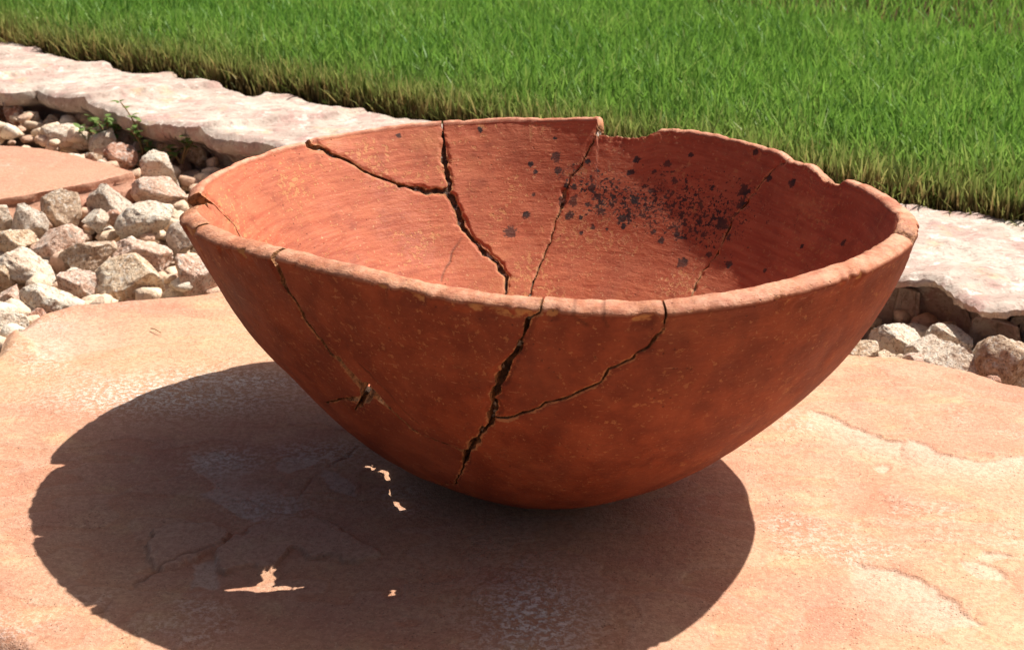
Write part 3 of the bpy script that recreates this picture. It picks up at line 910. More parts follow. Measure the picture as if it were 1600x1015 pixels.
def crack_field(lines, jit):
    val = np.full(TH.shape, 1.0)
    dist = np.full(TH.shape, 1.0)
    hwf = np.zeros(TH.shape)
    for line in lines:
        L = np.array([(l[0], l[1], l[2] if len(l) > 2 else 0.3) for l in line], float)
        seg = []
        for a, b in zip(L[:-1], L[1:]):
            A, B = bowl_surf(a[0], a[1]), bowl_surf(b[0], b[1])
            n = max(1, int(np.linalg.norm(A - B) / 0.0028))
            for k in range(n):
                seg.append(a + (b - a) * k / n)
        seg.append(L[-1])
        seg = np.array(seg)
        if len(seg) > 2:
            w = jit * rng.normal(size=(len(seg), 2))
            w[0] = w[-1] = 0
            seg[:, 0] += np.clip(w[:, 0], -2*jit, 2*jit) / 0.14
            seg[:, 1] += np.clip(w[:, 1], -2*jit, 2*jit) / 0.24
            seg[:, 1] = np.minimum(seg[:, 1], 1.0)
            seg[1:-1, 2] *= np.clip(1 + 0.30 * rng.normal(size=len(seg) - 2), 0.72, 1.6)
        if L[0, 1] >= 1.0:                                   # run past the rim
            seg[0, 1] = 1.0
        for a, b in zip(seg[:-1], seg[1:]):
            A, B = bowl_surf(a[0], a[1]), bowl_surf(b[0], b[1])
            tm, vm = 0.5 * (a[0] + b[0]), 0.5 * (a[1] + b[1])
            dt = abs((ths - tm + np.pi) % (2*np.pi) - np.pi)
            rad = 0.15 * max(0.15, vm)
            ii = np.where(dt < abs(a[0] - b[0]) / 2 + 0.008 / rad)[0]
            jj = np.where(abs(vs - vm) < abs(a[1] - b[1]) / 2 + 0.008 / 0.2 / max(0.35, vm))[0]
            if not len(ii) or not len(jj):
                continue
            ix = np.ix_(ii, jj)
            sub = SM[ix].reshape(-1, 3)
            d, t = seg_dist(sub, A, B)
            hw = (a[2] + (b[2] - a[2]) * t) * 1e-3
            hw = np.where(hw < 0.0009, hw * 0.66, hw)
            nv = (d - hw).reshape(len(ii), len(jj))
            hwf[ix] = np.where(nv < val[ix], hw.reshape(nv.shape), hwf[ix])
            val[ix] = np.minimum(val[ix], nv)
            dist[ix] = np.minimum(dist[ix], d.reshape(len(ii), len(jj)))
    return val, dist, hwf


def hole_d(hs):
    d_ = np.full(TH.shape, 1.0)
    for (ha, hb, hr) in hs:
        if hb < 0.82:
            d_ = np.minimum(d_, np.linalg.norm(SM - bowl_surf(ha, hb), axis=-1))
    return d_


val, cdist, hwf = crack_field(CRACKS.values(), 0.00045)
wide = np.clip((hwf - 0.0005) / 0.0008, 0, 1.3)
wide = wide * (1 - np.exp(-(hole_d(HOLES) / 0.009) ** 2))
val_solid = val + (vnoise(flat, 420, 111).reshape(TH.shape) * (0.00016 + 0.00022 * wide)) + (vnoise(flat, 900, 112).reshape(TH.shape) * (0.0001 + 0.00016 * wide))
lightv, _, _ = crack_field([CRACKS['c'], CRACKS['d']], 0.0)
hv, hd, _ = crack_field(HAIRS, 0.0003)
hair = np.clip(1.25 - hd / 0.00055, 0, 1) * (0.6 + 0.4 * vnoise(flat, 160, 113).reshape(TH.shape))
hair = np.clip(hair, 0, 1)
hair = np.maximum(hair, 0.7 * np.clip(1.15 - cdist / 0.00045, 0, 1))
edge = np.clip(1 - val_solid / 0.0024, 0, 1)
spall = sstep(0.0010, 0.0, val_solid + (0.0011 * vnoise(flat, 260, 114)).reshape(TH.shape) - 0.0006 * wide) * (0.0005 + 0.0005 * wide)
OUT = P - N * (spall + hair * 0.0004)[..., None]
thick = 0.001 * np.interp(VV, [0.0, 0.3, 0.5, 0.707, 0.75, 0.80, 0.866, 0.93, 0.97, 1.0], [9.0, 9.0, 9.0, 9.2, 9.9, 10.7, 11.2, 10.8, 10.2, 9.5])
hdist = np.full(TH.shape, 1.0)
for (ha, hb, hr) in HOLES:
    if hb < 0.82:
        hdist = np.minimum(hdist, np.linalg.norm(SM - bowl_surf(ha, hb), axis=-1))
INN = P - N * (thick - spall * 0.8 - hair * 0.0004)[..., None]
# breaks round the holes, slanted along the sun's rays to let light through
SH = SUN / np.linalg.norm(SUN)
slw = np.exp(-(hdist / 0.010) ** 2)[..., None]
INN = INN * (1 - slw) + (OUT + SH * (thick / np.clip(-(N @ SH), 0.45, 1))[..., None]) * slw
# keep the inside clear of the axis near the foot
INN[..., 2] = np.where(VV < 0.3, np.maximum(INN[..., 2], P[..., 2] + 0.0016), INN[..., 2])
lipchip0 = sstep(0.12, 0.34, fbm(circ, 64, 122, 4, 0.6)).reshape(TH.shape)
front = sstep(0.35, -0.35, np.sin(TH))
OUT = OUT - N * (0.0013 * lipchip0 * sstep(0.972, 1.0, VV))[..., None]
INN[..., 2] -= 0.0016 * front * sstep(0.93, 1.0, VV)
lipchip = lipchip0
liph = (1 - 0.40 * front) * (0.0036 - 0.0006 * lipchip) * (1 - 0.85 * np.clip(chipd / 0.003, 0, 1)) + 0.0004 * fbm(circ, 50, 121, 4).reshape(TH.shape)
soot = np.zeros(TH.shape)
for (a, b, r) in SPOTS:
    c = bowl_surf(a, b)
    w = 0.00033 * r
    m = np.linalg.norm(SM - c, axis=-1) / w
    soot = np.maximum(soot, np.clip(1.30 - 0.78 * m, 0, 1))
sootd = np.zeros(TH.shape)
for (a, b, sa, sb, k) in SOOT_D:
    sootd += k * np.exp(-((TH - a) / sa) ** 2 - ((VV - b) / sb) ** 2)
shade_stain = 0.28 * sstep(1.75, 0.55, TH) * sstep(-1.6, -0.9, TH) * sstep(0.35, 0.75, VV)  # painted shade: inner wall darkens towards the right side
rimv = sstep(0.955, 1.0, VV) * (0.62 + 0.55 * lipchip)

# columns: outer 3, inner 3, pc 3, edge, soot, sootd, rimv, hair, liph, rimflag, light
ncol = 18
cols = np.concatenate([OUT, INN, np.stack([0.15*np.cos(TH), 0.15*np.sin(TH), 0.19*VV], -1), edge[..., None], soot[..., None], sootd[..., None], rimv[..., None], hair[..., None],
                       liph[..., None], (VV >= 1.0)[..., None].astype(float), sstep(0.004, 0.001, lightv)[..., None], shade_stain[..., None]], -1).reshape(-1, ncol)
i, j = np.meshgrid(np.arange(NTH), np.arange(NV - 1), indexing='ij')
a = (i * NV + j).ravel()
b = (((i + 1) % NTH) * NV + j).ravel()
T = np.concatenate([np.stack([a, b, b + 1], 1), np.stack([a, b + 1, a + 1], 1)])

# which sherd each solid grid point belongs to (flood fill over the grid)
solid = val_solid > 0
lab = np.where(solid & (val > 0.00055), 0, -1).astype(np.int32)
nl = 0
sizes = []
for i0 in range(0, NTH, 3):
    for j0 in range(NV - 1, -1, -6):
        if lab[i0, j0] != 0:
            continue
        nl += 1
        q = deque([(i0, j0)])
        lab[i0, j0] = nl
        cnt = 0
        while q:
            x, y = q.popleft()
            cnt += 1
            for xx, yy in (((x + 1) % NTH, y), ((x - 1) % NTH, y), (x, y + 1), (x, y - 1)):
                if 0 <= yy < NV and lab[xx, yy] == 0:
                    lab[xx, yy] = nl
                    q.append((xx, yy))
        sizes.append((nl, cnt))
keepl = [k for k, c in sizes if c > 700]
lab[~np.isin(lab, keepl)] = 0
for _ in range(60):                                     # grow each sherd up to its crack
    todo = (lab == 0) & solid
    if not todo.any():
        break
    grown = lab.copy()
    for sh, ax in ((1, 0), (-1, 0), (1, 1), (-1, 1)):
        nb_ = np.roll(lab, sh, ax)
        if ax == 1:
            nb_[:, 0 if sh == 1 else -1] = 0
        grown = np.where(todo & (grown == 0) & (nb_ > 0), nb_, grown)
    if (grown == lab).all():
        break
    lab = grown
foot_label = lab[:, 0].max()
flab = lab.reshape(-1)
Cc, Tc, src = clip(cols, T, val_solid.reshape(-1))
tl = flab[src]

bowl = bpy.data.objects.new('bowl', None)
bowl.empty_display_size = 0.02
COL.objects.link(bowl)
tag(bowl, 'mended red terracotta bowl with open cracks and a chipped rim, standing on the flagstone', 'bowl')

LIPA = [0.05, 0.20, 0.50, 0.80, 0.96]
LIPB = [0.50, 0.92, 1.00, 0.86, 0.40]
sherd_n = 0
for k in keepl:
    c, t, _ = compact(Cc, Tc[tl == k])
    n = len(c)
    be = boundary(t)
    rimE = (c[be[:, 0], 15] > 0.999) & (c[be[:, 1], 15] > 0.999)
    footE = (c[be[:, 0], 8] < 0.0059) & (c[be[:, 1], 8] < 0.0059)
    V = [c[:, 0:3], c[:, 3:6]]
    A = {'pc': [c[:, 6:9]] * 2, 'edge': [c[:, 9]] * 2, 'soot': [0 * c[:, 10], c[:, 10]], 'shade_stain': [0 * c[:, 17], c[:, 17]], 'sootd': [0 * c[:, 11], c[:, 11]], 'rimv': [c[:, 12], 0.3 * c[:, 12]],
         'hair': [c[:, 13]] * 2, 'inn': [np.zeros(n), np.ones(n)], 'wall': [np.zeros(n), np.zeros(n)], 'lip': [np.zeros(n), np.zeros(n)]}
    F = [t, t[:, ::-1] + n]
    base = 2 * n

    def add(v3, src_idx, wall, rv=None, edge_=None, lip=0.0, dz=0.0):
        global base
        m = len(v3)
        V.append(v3)
        A['pc'].append(c[src_idx, 6:9] + np.array([0, 0, dz]))
        A['lip'].append(np.full(m, lip))
        A['edge'].append(c[src_idx, 9] if edge_ is None else np.full(m, edge_))
        A['soot'].append(np.zeros(m))
        A['shade_stain'].append(np.zeros(m))
        A['sootd'].append(np.zeros(m))
        A['rimv'].append(np.full(m, 0.35) if rv is None else rv)
        A['hair'].append(c[src_idx, 13])
        A['inn'].append(np.zeros(m))
        A['wall'].append(np.full(m, wall) if np.isscalar(wall) else wall)
        r = base + np.arange(m)
        base += m
        return r

    # lip
    re = be[rimE]
    lipmap = {}
    if len(re):
        rv_, ri = np.unique(re, return_inverse=True)
        ri = ri.reshape(re.shape)
        Ao, Bi = c[rv_, 0:3], c[rv_, 3:6]
        prev = rv_
        lip_rows = [Ao]
        frac = np.clip(1 - (c[rv_, 14] - 0.0004) / 0.0024, 0, 1) * 0.8
        for la, lb in zip(LIPA, LIPB):
            q = Ao + (Bi - Ao) * la
            q[:, 2] += c[rv_, 14] * lb
            q += 0.0004 * np.stack([fbm(q, 240, 131, 3, 0.6), fbm(q, 240, 132, 3, 0.6), fbm(q, 240, 133, 3, 0.6)], 1) * (0.4 + 1.6 * frac)[:, None]
            lip_rows.append(q)
            r = add(q, rv_, frac, np.full(len(q), 0.75 if la < 0.2 else 0.2) + 0.2 * vnoise(q, 60, 134), None, 1.0, la * 0.012)
            F += [np.stack([prev[ri[:, 1]], prev[ri[:, 0]], r[ri[:, 0]]], 1), np.stack([prev[ri[:, 1]], r[ri[:, 0]], r[ri[:, 1]]], 1)]
            prev = r
        r = rv_ + n
        F += [np.stack([prev[ri[:, 1]], prev[ri[:, 0]], r[ri[:, 0]]], 1), np.stack([prev[ri[:, 1]], r[ri[:, 0]], r[ri[:, 1]]], 1)]
        lip_rows.append(Bi)
        # cap the lip's open ends where a crack crosses the rim
        ecount = np.bincount(ri.ravel(), minlength=len(rv_))
        for e in np.where(ecount == 1)[0]:
            pts = np.array([lr[e] for lr in lip_rows])
            r = add(pts, np.full(len(pts), rv_[e]), 1.0)
            fan = np.array([[r[0], r[q], r[q + 1]] for q in range(1, len(pts) - 1)])
            F += [fan]
    # broken faces through the wall, a rough row half way
    we = be[~rimE & ~footE]
    if len(we):
        wv, wi = np.unique(we, return_inverse=True)
        wi = wi.reshape(we.shape)
        o_, i_ = c[wv, 0:3], c[wv, 3:6]
        rows = []
        for f in (0.0, 0.33, 0.66, 1.0):
            q = o_ + (i_ - o_) * f
            if 0 < f < 1:
                q = q + 0.0005 * np.stack([vnoise(q, 420, 141), vnoise(q, 420, 142), vnoise(q, 420, 143)], 1)
            rows.append(add(q, wv, 1.0))
        for r0, r1 in zip(rows[:-1], rows[1:]):
            F += [np.stack([r0[wi[:, 1]], r0[wi[:, 0]], r1[wi[:, 0]]], 1), np.stack([r0[wi[:, 1]], r1[wi[:, 0]], r1[wi[:, 1]]], 1)]
    fe = be[footE]
    if len(fe):
        m0 = np.array([0])
        po = add(pole[None], m0, 0.0, np.zeros(1))
        pi_ = add((pole + [0, 0, 0.006])[None], m0, 0.0, np.zeros(1))
        F += [np.stack([fe[:, 1], fe[:, 0], np.full(len(fe), po[0])], 1), np.stack([fe[:, 0] + n, fe[:, 1] + n, np.full(len(fe), pi_[0])], 1)]
    Vall = np.concatenate(V)
    me = mk_mesh('sherd', Vall, np.concatenate(F), {kk: np.concatenate(vv) for kk, vv in A.items()}, True, M_BOWL)
    o = link('sherd', me, bowl)
    if not len(fe):                                     # each glued back a hair out of line
        ctr = c[:, 0:3].mean(0)
        dirn = np.array([ctr[0] - C_RIM[0], ctr[1] - C_RIM[1], 0])
        dirn /= np.linalg.norm(dirn) + 1e-9
        o.location = dirn * random.uniform(-0.0006, 0.0007) + np.array([0, 0, random.uniform(-0.0006, 0.0004)])
    sherd_n += 1
print('sherds', sherd_n, len(sizes))

# filling left in the cracks
hole = np.full(TH.shape, 1.0)
for (ha, hb, hr) in HOLES:
    hole = np.minimum(hole, np.linalg.norm(SM - bowl_surf(ha, hb), axis=-1) - hr * 1e-3 * (1 + 0.25 * 0))
hole = hole + (0.0004 * vnoise(flat, 500, 151)).reshape(TH.shape)
gv = np.minimum(0.0009 - val_solid, hole)
gv = np.where(VV > 0.985, np.minimum(gv, 0.0), gv)
fo = 0.52 + 0.25 * fbm(flat, 120, 152, 3).reshape(TH.shape)
li = cols[:, 16].reshape(TH.shape)
fi = 0.84 + 0.12 * fbm(flat, 150, 153, 3).reshape(TH.shape) + 0.06 * li
Go = OUT + (INN - OUT) * fo[..., None]
Gi = OUT + (INN - OUT) * fi[..., None]
gc = np.concatenate([Go, Gi, li[..., None]], -1).reshape(-1, 7)
gc, gt, _ = clip(gc, T, gv.reshape(-1))
gc, gt, _ = compact(gc, gt)
n = len(gc)
be = boundary(gt)
F = [gt, gt[:, ::-1] + n, np.stack([be[:, 1], be[:, 0], be[:, 0] + n], 1), np.stack([be[:, 1], be[:, 0] + n, be[:, 1] + n], 1)]
me = mk_mesh('crack_filling', np.concatenate([gc[:, :3], gc[:, 3:6]]), np.concatenate(F), {'light': np.concatenate([0 * gc[:, 6], gc[:, 6]])}, True, M_GLUE)
tag(link('crack_filling', me, bowl), 'dark filling with pale glue left in the cracks')


# ------------------------------------------------------------------ rocks in the gravel
def ico(sub):
    import bmesh
    bm = bmesh.new()
    bmesh.ops.create_icosphere(bm, subdivisions=sub, radius=1.0)
    V = np.array([v.co[:] for v in bm.verts])
    F_ = np.array([[v.index for v in f.verts] for f in bm.faces])
    bm.free()
    return V, F_


ICO5, ICO4, ICO2 = ico(5), ico(5), ico(2)


def rock_verts(V, seed, cuts=11, rough=0.05, angular=0.80):
    r = np.random.default_rng(seed)
    P_ = V.copy()
    for k in range(cuts):
        n = r.normal(size=3)
        n /= np.linalg.norm(n)
        h = r.uniform(angular - 0.36, angular + 0.02)
        s = P_ @ n
        over = s > h
        P_[over] -= (s[over] - h)[:, None] * n * 0.985
    sh = r.uniform(0, 50, 3)
    nn = V + sh
    P_ = P_ * (1 + 1.5 * rough * fbm(nn, 2.3, seed, 4, 0.6) + rough * 0.9 * fbm(nn, 8, seed + 3, 4, 0.65))[:, None]
    mx = np.abs(P_).max(0)
    return P_ / mx


# x, y, z, half width, half height, tone, lean, label
RK = [
    (-0.252, 0.290, -0.014, 0.0245, 0.0150, 'tan', 0.10, 'largest tan speckled rock, rounded, touching the back edge of the foreground flagstone'),
    (-0.216, 0.303, -0.014, 0.0130, 0.0145, 'pink', 0.30, 'pinkish angular block beside the left wall of the bowl, right of the largest tan rock'),
    (-0.299, 0.258, -0.016, 0.0160, 0.0088, 'white', 0.05, 'flat white and grey speckled rock nearest the left corner of the foreground flagstone'),
    (-0.285, 0.285, -0.016, 0.0138, 0.0108, 'pink', -0.15, 'pinkish brown rock just left of the largest tan rock'),
    (-0.326, 0.310, -0.014, 0.0178, 0.0108, 'white', -0.45, 'pale slanting slab-like rock at the left photo edge, above the white speckled rock'),
    (-0.319, 0.356, -0.012, 0.0178, 0.0112, 'pink', 0.35, 'pink-tan oval rock slanting up to the right, in the middle of the left gravel'),
    (-0.348, 0.364, -0.012, 0.0130, 0.0085, 'tan', -0.35, 'tan rock at the left photo edge leaning against the pink-tan oval rock'),
    (-0.351, 0.402, -0.012, 0.0122, 0.0135, 'grey', 0.0, 'blocky grey-white rock under the near edge of the smaller pink flagstone'),
    (-0.335, 0.432, -0.012, 0.0135, 0.0145, 'brown', 0.2, 'upright brownish grey rock against the near edge of the smaller pink flagstone'),
    (-0.305, 0.451, -0.012, 0.0195, 0.0118, 'grey', -0.4, 'long grey and white rock off the right tip of the smaller pink flagstone'),
    (-0.270, 0.401, -0.010, 0.0188, 0.0125, 'white', 0.25, 'white wedge rock with a dark hollow under it, left of the bowl rim'),
    (-0.304, 0.402, -0.010, 0.0092, 0.0080, 'white', 0.0, 'small cream rock between the long grey rock and the pink-tan oval rock'),
    (-0.294, 0.409, -0.010, 0.0064, 0.0058, 'red', 0.0, 'little reddish brown stone tucked left of the white wedge rock'),
    (-0.293, 0.337, -0.014, 0.0182, 0.0100, 'brown', 0.25, 'brown banded rock right behind the largest tan rock'),
    (-0.262, 0.345, -0.016, 0.0190, 0.0090, 'pink', -0.1, 'low pale pink rock between the largest tan rock and the white wedge rock'),
    (-0.238, 0.367, -0.012, 0.0095, 0.0120, 'grey', 0.0, 'greenish cream rock half hidden by the left rim of the bowl'),
    (-0.275, 0.482, -0.012, 0.0220, 0.0100, 'pink', -0.1, 'broad flat pinkish rock just above the white wedge rock'),
    (-0.322, 0.264, -0.018, 0.0085, 0.0100, 'pink', 0.2, 'narrow pinkish rock at the left photo edge beside the white speckled rock'),
    (-0.308, 0.221, -0.018, 0.0090, 0.0085, 'white', 0.0, 'whitish rock in the left photo edge, nearest to the camera'),
    (-0.298, 0.239, -0.021, 0.0092, 0.0060, 'red', 0.0, 'low reddish rock under the white speckled rock, by the flagstone corner'),
    (-0.372, 0.412, -0.012, 0.0075, 0.0090, 'white', 0.0, 'small white rock at the left photo edge beside the blocky grey-white rock'),
    (-0.338, 0.299, -0.016, 0.0080, 0.0085, 'tan', 0.1, 'small tan rock at the left photo edge under the pale slanting rock'),
    (-0.288, 0.537, -0.010, 0.0165, 0.0120, 'white', -0.55, 'white ridge-backed rock with a shaded left flank, above the broad flat pinkish rock'),
    (-0.332, 0.588, -0.012, 0.0122, 0.0105, 'red', 0.2, 'reddish rock just behind the tip of the smaller pink flagstone'),
    (-0.356, 0.626, -0.010, 0.0128, 0.0112, 'white', 0.5, 'cream wedge rock below the left weed, leaning right'),
    (-0.341, 0.644, -0.008, 0.0102, 0.0095, 'tan', 0.0, 'orange-tan rock right of the cream wedge rock, below the left weed'),
    (-0.389, 0.644, -0.010, 0.0200, 0.0095, 'white', -0.15, 'long whitish rock behind the smaller pink flagstone'),
    (-0.297, 0.615, -0.012, 0.0106, 0.0098, 'tan', 0.0, 'round tan rock under the overhang of the left ledge stone'),
    (-0.274, 0.606, -0.014, 0.0122, 0.0118, 'brown', -0.2, 'brownish rock below the right weed, against the left ledge stone'),
    (-0.459, 0.726, -0.010, 0.0090, 0.0132, 'red', 0.1, 'upright pink-red rock at the upper left, against the ledge stone'),
    (-0.482, 0.738, -0.010, 0.0085, 0.0132, 'red', -0.1, 'red-pink rock in the upper left corner of the gravel, cut by the photo edge'),
    (-0.443, 0.715, -0.012, 0.0085, 0.0092, 'tan', 0.0, 'cream rock right of the upright pink-red rock'),
    (-0.424, 0.708, -0.014, 0.0085, 0.0068, 'tan', 0.0, 'flat cream pebble against the left ledge stone, second right of the pink-red rock'),
    (-0.352, 0.581, -0.012, 0.0070, 0.0056, 'brown', 0.0, 'small brown stone on the back edge of the smaller pink flagstone'),
    (-0.323, 0.603, -0.012, 0.0070, 0.0078, 'pink', 0.0, 'small pinkish stone right of the reddish rock behind the smaller flagstone'),
    (0.198, 0.203, -0.022, 0.0140, 0.0128, 'white', 0.1, 'cream angular rock touching the right wall of the bowl, under the right ledge stone'),
    (0.212, 0.186, -0.022, 0.0102, 0.0102, 'grey', 0.0, 'grey-pink rock between the cream angular rock and the white tilted rock'),
    (0.232, 0.202, -0.020, 0.0142, 0.0088, 'white', -0.25, 'smooth pale oblong rock under the overhang of the right ledge stone'),
    (0.220, 0.164, -0.019, 0.0160, 0.0120, 'white', -0.45, 'white tilted rock with a dark near face, at the right edge of the flagstone'),
    (0.235, 0.170, -0.022, 0.0080, 0.0068, 'pink', 0.0, 'small pinkish rock between the white tilted rock and the big brown rock'),
    (0.250, 0.160, -0.018, 0.0180, 0.0175, 'brown', 0.35, 'big brown and tan rock at the right photo edge'),
    (0.178, 0.182, -0.020, 0.0085, 0.0056, 'tan', 0.0, 'small tan rock emerging behind the right wall of the bowl'),
    (0.187, 0.168, -0.021, 0.0080, 0.0062, 'tan', 0.0, 'low cream rock at the flagstone edge nearest the right wall of the bowl'),
    (0.200, 0.165, -0.021, 0.0082, 0.0064, 'pink', 0.0, 'cream-pink rock at the flagstone edge, left of the white tilted rock'),
    (0.234, 0.139, -0.019, 0.0045, 0.0036, 'red', 0.0, 'tiny orange stone between the flagstone edge and the big brown rock'),
]
for k, (x, y, z, hw, hh, tone, lean, label) in enumerate(RK):
    if k >= 35:                                         # the right strip lies higher
        y, z, hw, hh = y - 0.009, z + 0.010, hw * 1.02, hh * 1.04
    big = hw > 0.012
    Vr = rock_verts(ICO5[0] if k in (0, 10, 38, 40) else ICO4[0], 500 + k, 10 if big else 9, 0.065, 0.86)
    Vr = Vr * np.array([hw * 1.14, (hw + hh) * 0.5 * 1.10, hh * 1.20])
    cl, sl = math.cos(lean), math.sin(lean)
    Vr = Vr @ np.array([[cl, 0, sl], [0, 1, 0], [-sl, 0, cl]])
    me = mk_mesh('rock', Vr, (ICO5 if k in (0, 10, 38, 40) else ICO4)[1], None, True, ROCK[tone])
    o = link('rock', me, None, (x, y, z))
    tag(o, label, 'rock', 'rocks in the gravel border')

# small stones between them: one mass
GV, GF, GR = [], [], []
base = 0
forms = [rock_verts(ICO2[0], 900 + k, 8, 0.06, 0.82) for k in range(14)]
taken = np.array([(r[0], r[1], r[3]) for r in RK])
cnt = 0
for k in range(30000):
    if cnt >= 1900:
        break
    if k % 5 > 1:
        x, y = rng.uniform(-0.62, 0.0), rng.uniform(0.18, 0.95)
    else:
        x, y = rng.uniform(0.0, 0.42), rng.uniform(0.05, 0.42)
    pt = (np.array([x]), np.array([y]))
    if poly_sdf(*pt, FLAG)[0] > -0.007 or poly_sdf(*pt, STEP)[0] > -0.008:
        continue
    if (x - EDGE_P[0]) * EDGE_N[0] + (y - EDGE_P[1]) * EDGE_N[1] > -0.06:
        continue
    if max(poly_sdf(*pt, LEDGE_L)[0], poly_sdf(*pt, LEDGE_R)[0]) > 0.04:
        continue
    sz = rng.uniform(0.0038, 0.0100)
    sc_ = sz * np.array([rng.uniform(0.9, 1.4), rng.uniform(0.8, 1.2), rng.uniform(0.55, 0.9)])
    a = rng.uniform(0, 6.28)
    Rz = np.array([[math.cos(a), -math.sin(a), 0], [math.sin(a), math.cos(a), 0], [0, 0, 1]])
    q = (forms[rng.integers(14)] * sc_) @ Rz.T
    lift = rng.uniform(0.0, 0.017) if y < 0.62 else rng.uniform(0.008, 0.027)
    q = q + np.array([x, y, Z_BED + sc_[2] * 0.6 + lift])
    GV.append(q)
    GF.append(ICO2[1] + base)
    GR.append(np.full(len(q), rng.random()))
    base += len(q)
    cnt += 1
o = link('gravel', mk_mesh('gravel', np.concatenate(GV), np.concatenate(GF), {'rnd': np.concatenate(GR)}, True, M_GRAVEL))
tag(o, 'small cream and brown gravel filling the border between flagstones and ledge stones', 'gravel', kind='stuff')


# ------------------------------------------------------------------ lawn grass
def blades(pos, h, w, lean, ang, bend, rnd, edg):
    """grass blades: three tapering segments each"""
    n = len(pos)
    lv = np.array([0.0, 0.38, 0.72, 1.0])
    wd = np.array([0.75, 1.0, 0.72, 0.0])
    side = np.stack([np.cos(ang), np.sin(ang), 0 * ang], 1)
    fwd = np.stack([np.cos(bend), np.sin(bend), 0 * bend], 1)
    V, H = [], []
    for k in range(4):
        c = pos + np.array([0, 0, 1.0]) * (h * lv[k] * (1 - 0.22 * lean * lv[k]))[:, None] + fwd * (h * lean * lv[k] ** 1.8)[:, None]
        if k < 3:
            V += [c - side * (w * wd[k])[:, None], c + side * (w * wd[k])[:, None]]
            H += [lv[k], lv[k]]
        else:
            V.append(c)
            H.append(1.0)
    V = np.stack(V, 1).reshape(-1, 3)
    b = np.arange(n) * 7
    F = np.concatenate([np.stack([b + i_, b + j_, b + k_], 1) for i_, j_, k_ in ((0, 1, 3), (0, 3, 2), (2, 3, 5), (2, 5, 4), (4, 5, 6))])
    return V, F, np.tile(H, n), np.repeat(rnd, 7), np.repeat(edg, 7)


def scatter(n, u0, u1, w0, w1, z=0.012, power=1.0):
    u = rng.uniform(u0, u1, n)
    w = w0 + (w1 - w0) * rng.random(n) ** power
    xy = EDGE_P + np.outer(u, EDGE_D) + np.outer(w, EDGE_N)
    return np.column_stack([xy, np.full(n, z)]), u, w


parts = []
# main sward in and around the view
for (n, u0, u1, w0, w1, hs) in ((84000, -0.25, 1.60, 0.0, 0.60, 1.0), (26000, -0.5, 2.2, 0.55, 1.3, 1.1), (12000, -1.5, 3.0, 1.2, 3.0, 1.4)):
    pos, u, w = scatter(n, u0, u1, w0, w1)
    cl = fbm(np.column_stack([pos[:, :2], 0 * u]), 22, 201, 3)
    h = hs * (0.031 + 0.006 * cl + 0.005 * rng.normal(size=n)) * (0.86 + 0.14 * sstep(0, 0.12, w))
    h = np.clip(h, 0.012, 0.07)
    wd = rng.uniform(0.0006, 0.0013, n) * hs
    lean = np.abs(rng.normal(0.36, 0.24, n)) * (0.55 + 0.45 * sstep(0, 0.05, w))
    ed = np.exp(-w / 0.055)
    parts.append(blades(pos, h, wd, lean, rng.uniform(0, 6.28, n), rng.uniform(0, 6.28, n), np.clip(0.5 + 0.45 * cl + rng.normal(0, 0.26, n), 0, 1), ed))
# the cut edge: shorter, straw-coloured stems hanging outwards
n = 20000
pos, u, w = scatter(n, -0.25, 1.60, 0.0, 0.05)
pos[:, 2] = rng.uniform(-0.010, 0.010, n)
bd = math.atan2(-EDGE_N[1], -EDGE_N[0]) + rng.normal(0, 0.9, n)
parts.append(blades(pos, rng.uniform(0.012, 0.038, n), rng.uniform(0.0006, 0.0012, n), np.abs(rng.normal(0.30, 0.22, n)), rng.uniform(0, 6.28, n), bd, rng.random(n), np.full(n, 1.6)))
ofs = 0
Vg, Fg, Hg, Rg, Eg = [], [], [], [], []
for V_, F_, H_, R_, E_ in parts:
    Vg.append(V_)
    Fg.append(F_ + ofs)
    ofs += len(V_)
    Hg.append(H_)
    Rg.append(R_)
    Eg.append(E_)
o = link('lawn_grass', mk_mesh('lawn_grass', np.concatenate(Vg), np.concatenate(Fg), {'hgt': np.concatenate(Hg), 'rnd': np.concatenate(Rg), 'edgeb': np.concatenate(Eg)}, True, M_GRASS))
tag(o, 'thick green lawn grass with a straw-brown cut edge behind the ledge stones', 'grass', kind='stuff')

# ------------------------------------------------------------------ weeds by the ledge stone
M_LEAF = mat_plain('weed_leaf', (0.10, 0.19, 0.04), (0.20, 0.28, 0.07), 90, 0.6, 0.3)
M_STEM = mat_plain('weed_stem', (0.20, 0.15, 0.06), (0.30, 0.17, 0.08), 120, 0.7)


def tube(pts, r0, r1, k=6):
    pts = np.asarray(pts, float)
    V, F_ = [], []
    for i_, p in enumerate(pts):
        f = i_ / (len(pts) - 1)
        tng = pts[min(i_ + 1, len(pts) - 1)] - pts[max(i_ - 1, 0)]
        tng /= np.linalg.norm(tng)
        s = np.cross(tng, [0.3, 1, 0.2])
        s /= np.linalg.norm(s)
        t_ = np.cross(tng, s)
        for q in range(k):
            a_ = 2 * math.pi * q / k
            V.append(p + (s * math.cos(a_) + t_ * math.sin(a_)) * (r0 + (r1 - r0) * f))
    for i_ in range(len(pts) - 1):
        for q in range(k):
            b0, b1 = i_ * k + q, i_ * k + (q + 1) % k
            F_ += [(b0, b1, b1 + k), (b0, b1 + k, b0 + k)]
    return np.array(V), np.array(F_)


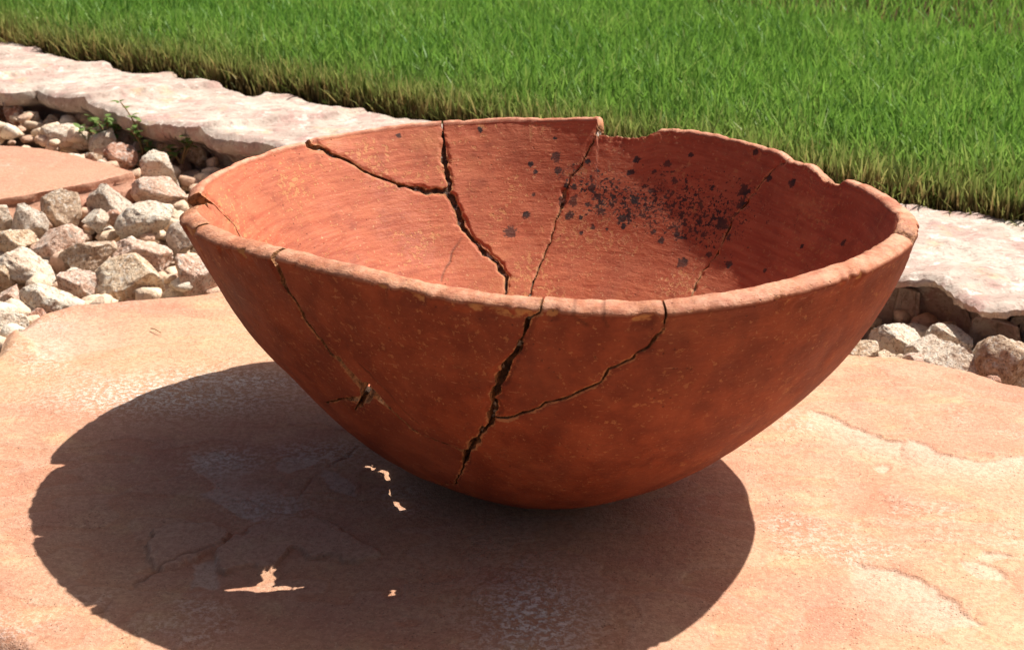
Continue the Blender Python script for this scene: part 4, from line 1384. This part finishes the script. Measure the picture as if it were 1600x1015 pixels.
def weed(loc, stems, label, leaf_size, seed):
    r = np.random.default_rng(seed)
    root = bpy.data.objects.new('weed', None)
    root.empty_display_size = 0.01
    root.location = loc
    COL.objects.link(root)
    tag(root, label, 'weed', 'weeds by the ledge stone')
    LV, LF, lb = [], [], 0
    for tip, mid in stems:
        tip, mid = np.array(tip), np.array(mid)
        ts = np.linspace(0, 1, 9)[:, None]
        pts = 2 * ts * (1 - ts) * mid + ts ** 2 * tip
        V, F_ = tube(pts, 0.0011, 0.0005)
        link('stem', mk_mesh('stem', V, F_, None, True, M_STEM), root)
        for q in range(15):
            f = r.uniform(0.35, 1.0)
            p = pts[min(8, int(f * 8.99))]
            az, el = r.uniform(0, 6.28), r.uniform(-0.3, 0.8)
            d = np.array([math.cos(az) * math.cos(el), math.sin(az) * math.cos(el), math.sin(el)])
            s = np.cross(d, [0, 0, 1])
            s /= np.linalg.norm(s)
            up = np.cross(s, d)
            L = leaf_size * r.uniform(0.6, 1.2)
            W = L * 0.34
            prof = [(0, 0), (0.25, 0.8), (0.55, 1.0), (0.82, 0.6), (1, 0)]
            vv = []
            for (l, w_) in prof:
                cpt = p + d * L * (l + 0.08) + up * (-0.25 * L * l * l)
                vv += [cpt - s * W * w_ + up * 0.12 * W * w_, cpt, cpt + s * W * w_ + up * 0.12 * W * w_]
            for i_ in range(4):
                for c_ in range(2):
                    b0 = lb + i_ * 3 + c_
                    LF += [(b0, b0 + 1, b0 + 4), (b0, b0 + 4, b0 + 3)]
            LV += vv
            lb += len(vv)
    link('foliage', mk_mesh('foliage', np.array(LV), np.array(LF), None, True, M_LEAF), root)


weed((-0.318, 0.600, -0.022), [((-0.016, 0.01, 0.050), (0.004, 0.0, 0.030)), ((-0.006, -0.004, 0.030), (0.006, -0.006, 0.018)), ((0.008, -0.01, 0.022), (0.006, 0.0, 0.012))],
     'tall thin weed with a curved reddish stem in front of the left ledge stone', 0.008, 1)
weed((-0.352, 0.632, -0.012), [((-0.012, 0.0, 0.022), (-0.004, 0, 0.014)), ((0.014, 0.0, 0.020), (0.006, 0, 0.012)), ((-0.028, 0.006, 0.010), (-0.014, 0, 0.012)), ((0.002, -0.008, 0.024), (0, 0, 0.012))],
     'low bushy green weed left of the tall thin weed', 0.0085, 2)
weed((-0.282, 0.583, -0.016), [((0.022, 0.004, 0.032), (0.010, 0, 0.022)), ((0.010, -0.006, 0.024), (0.004, 0, 0.016)), ((-0.010, -0.004, 0.014), (-0.006, 0, 0.010))],
     'small dark weed nearest the bowl, in front of the left ledge stone', 0.008, 3)

# a dry grass stalk lying on the flagstone
tv, tf = tube([(-0.0034, 0.0032, 0.0005), (-0.001, 0.0008, 0.0012), (0.0034, -0.0032, 0.0006)], 0.00035, 0.0002, 5)
o = link('twig', mk_mesh('twig', tv, tf, None, True, M_STEM), None, (-0.211, 0.169, 0.0004))
tag(o, 'tiny dark twig lying on the sunlit flagstone left of the bowl', 'twig')
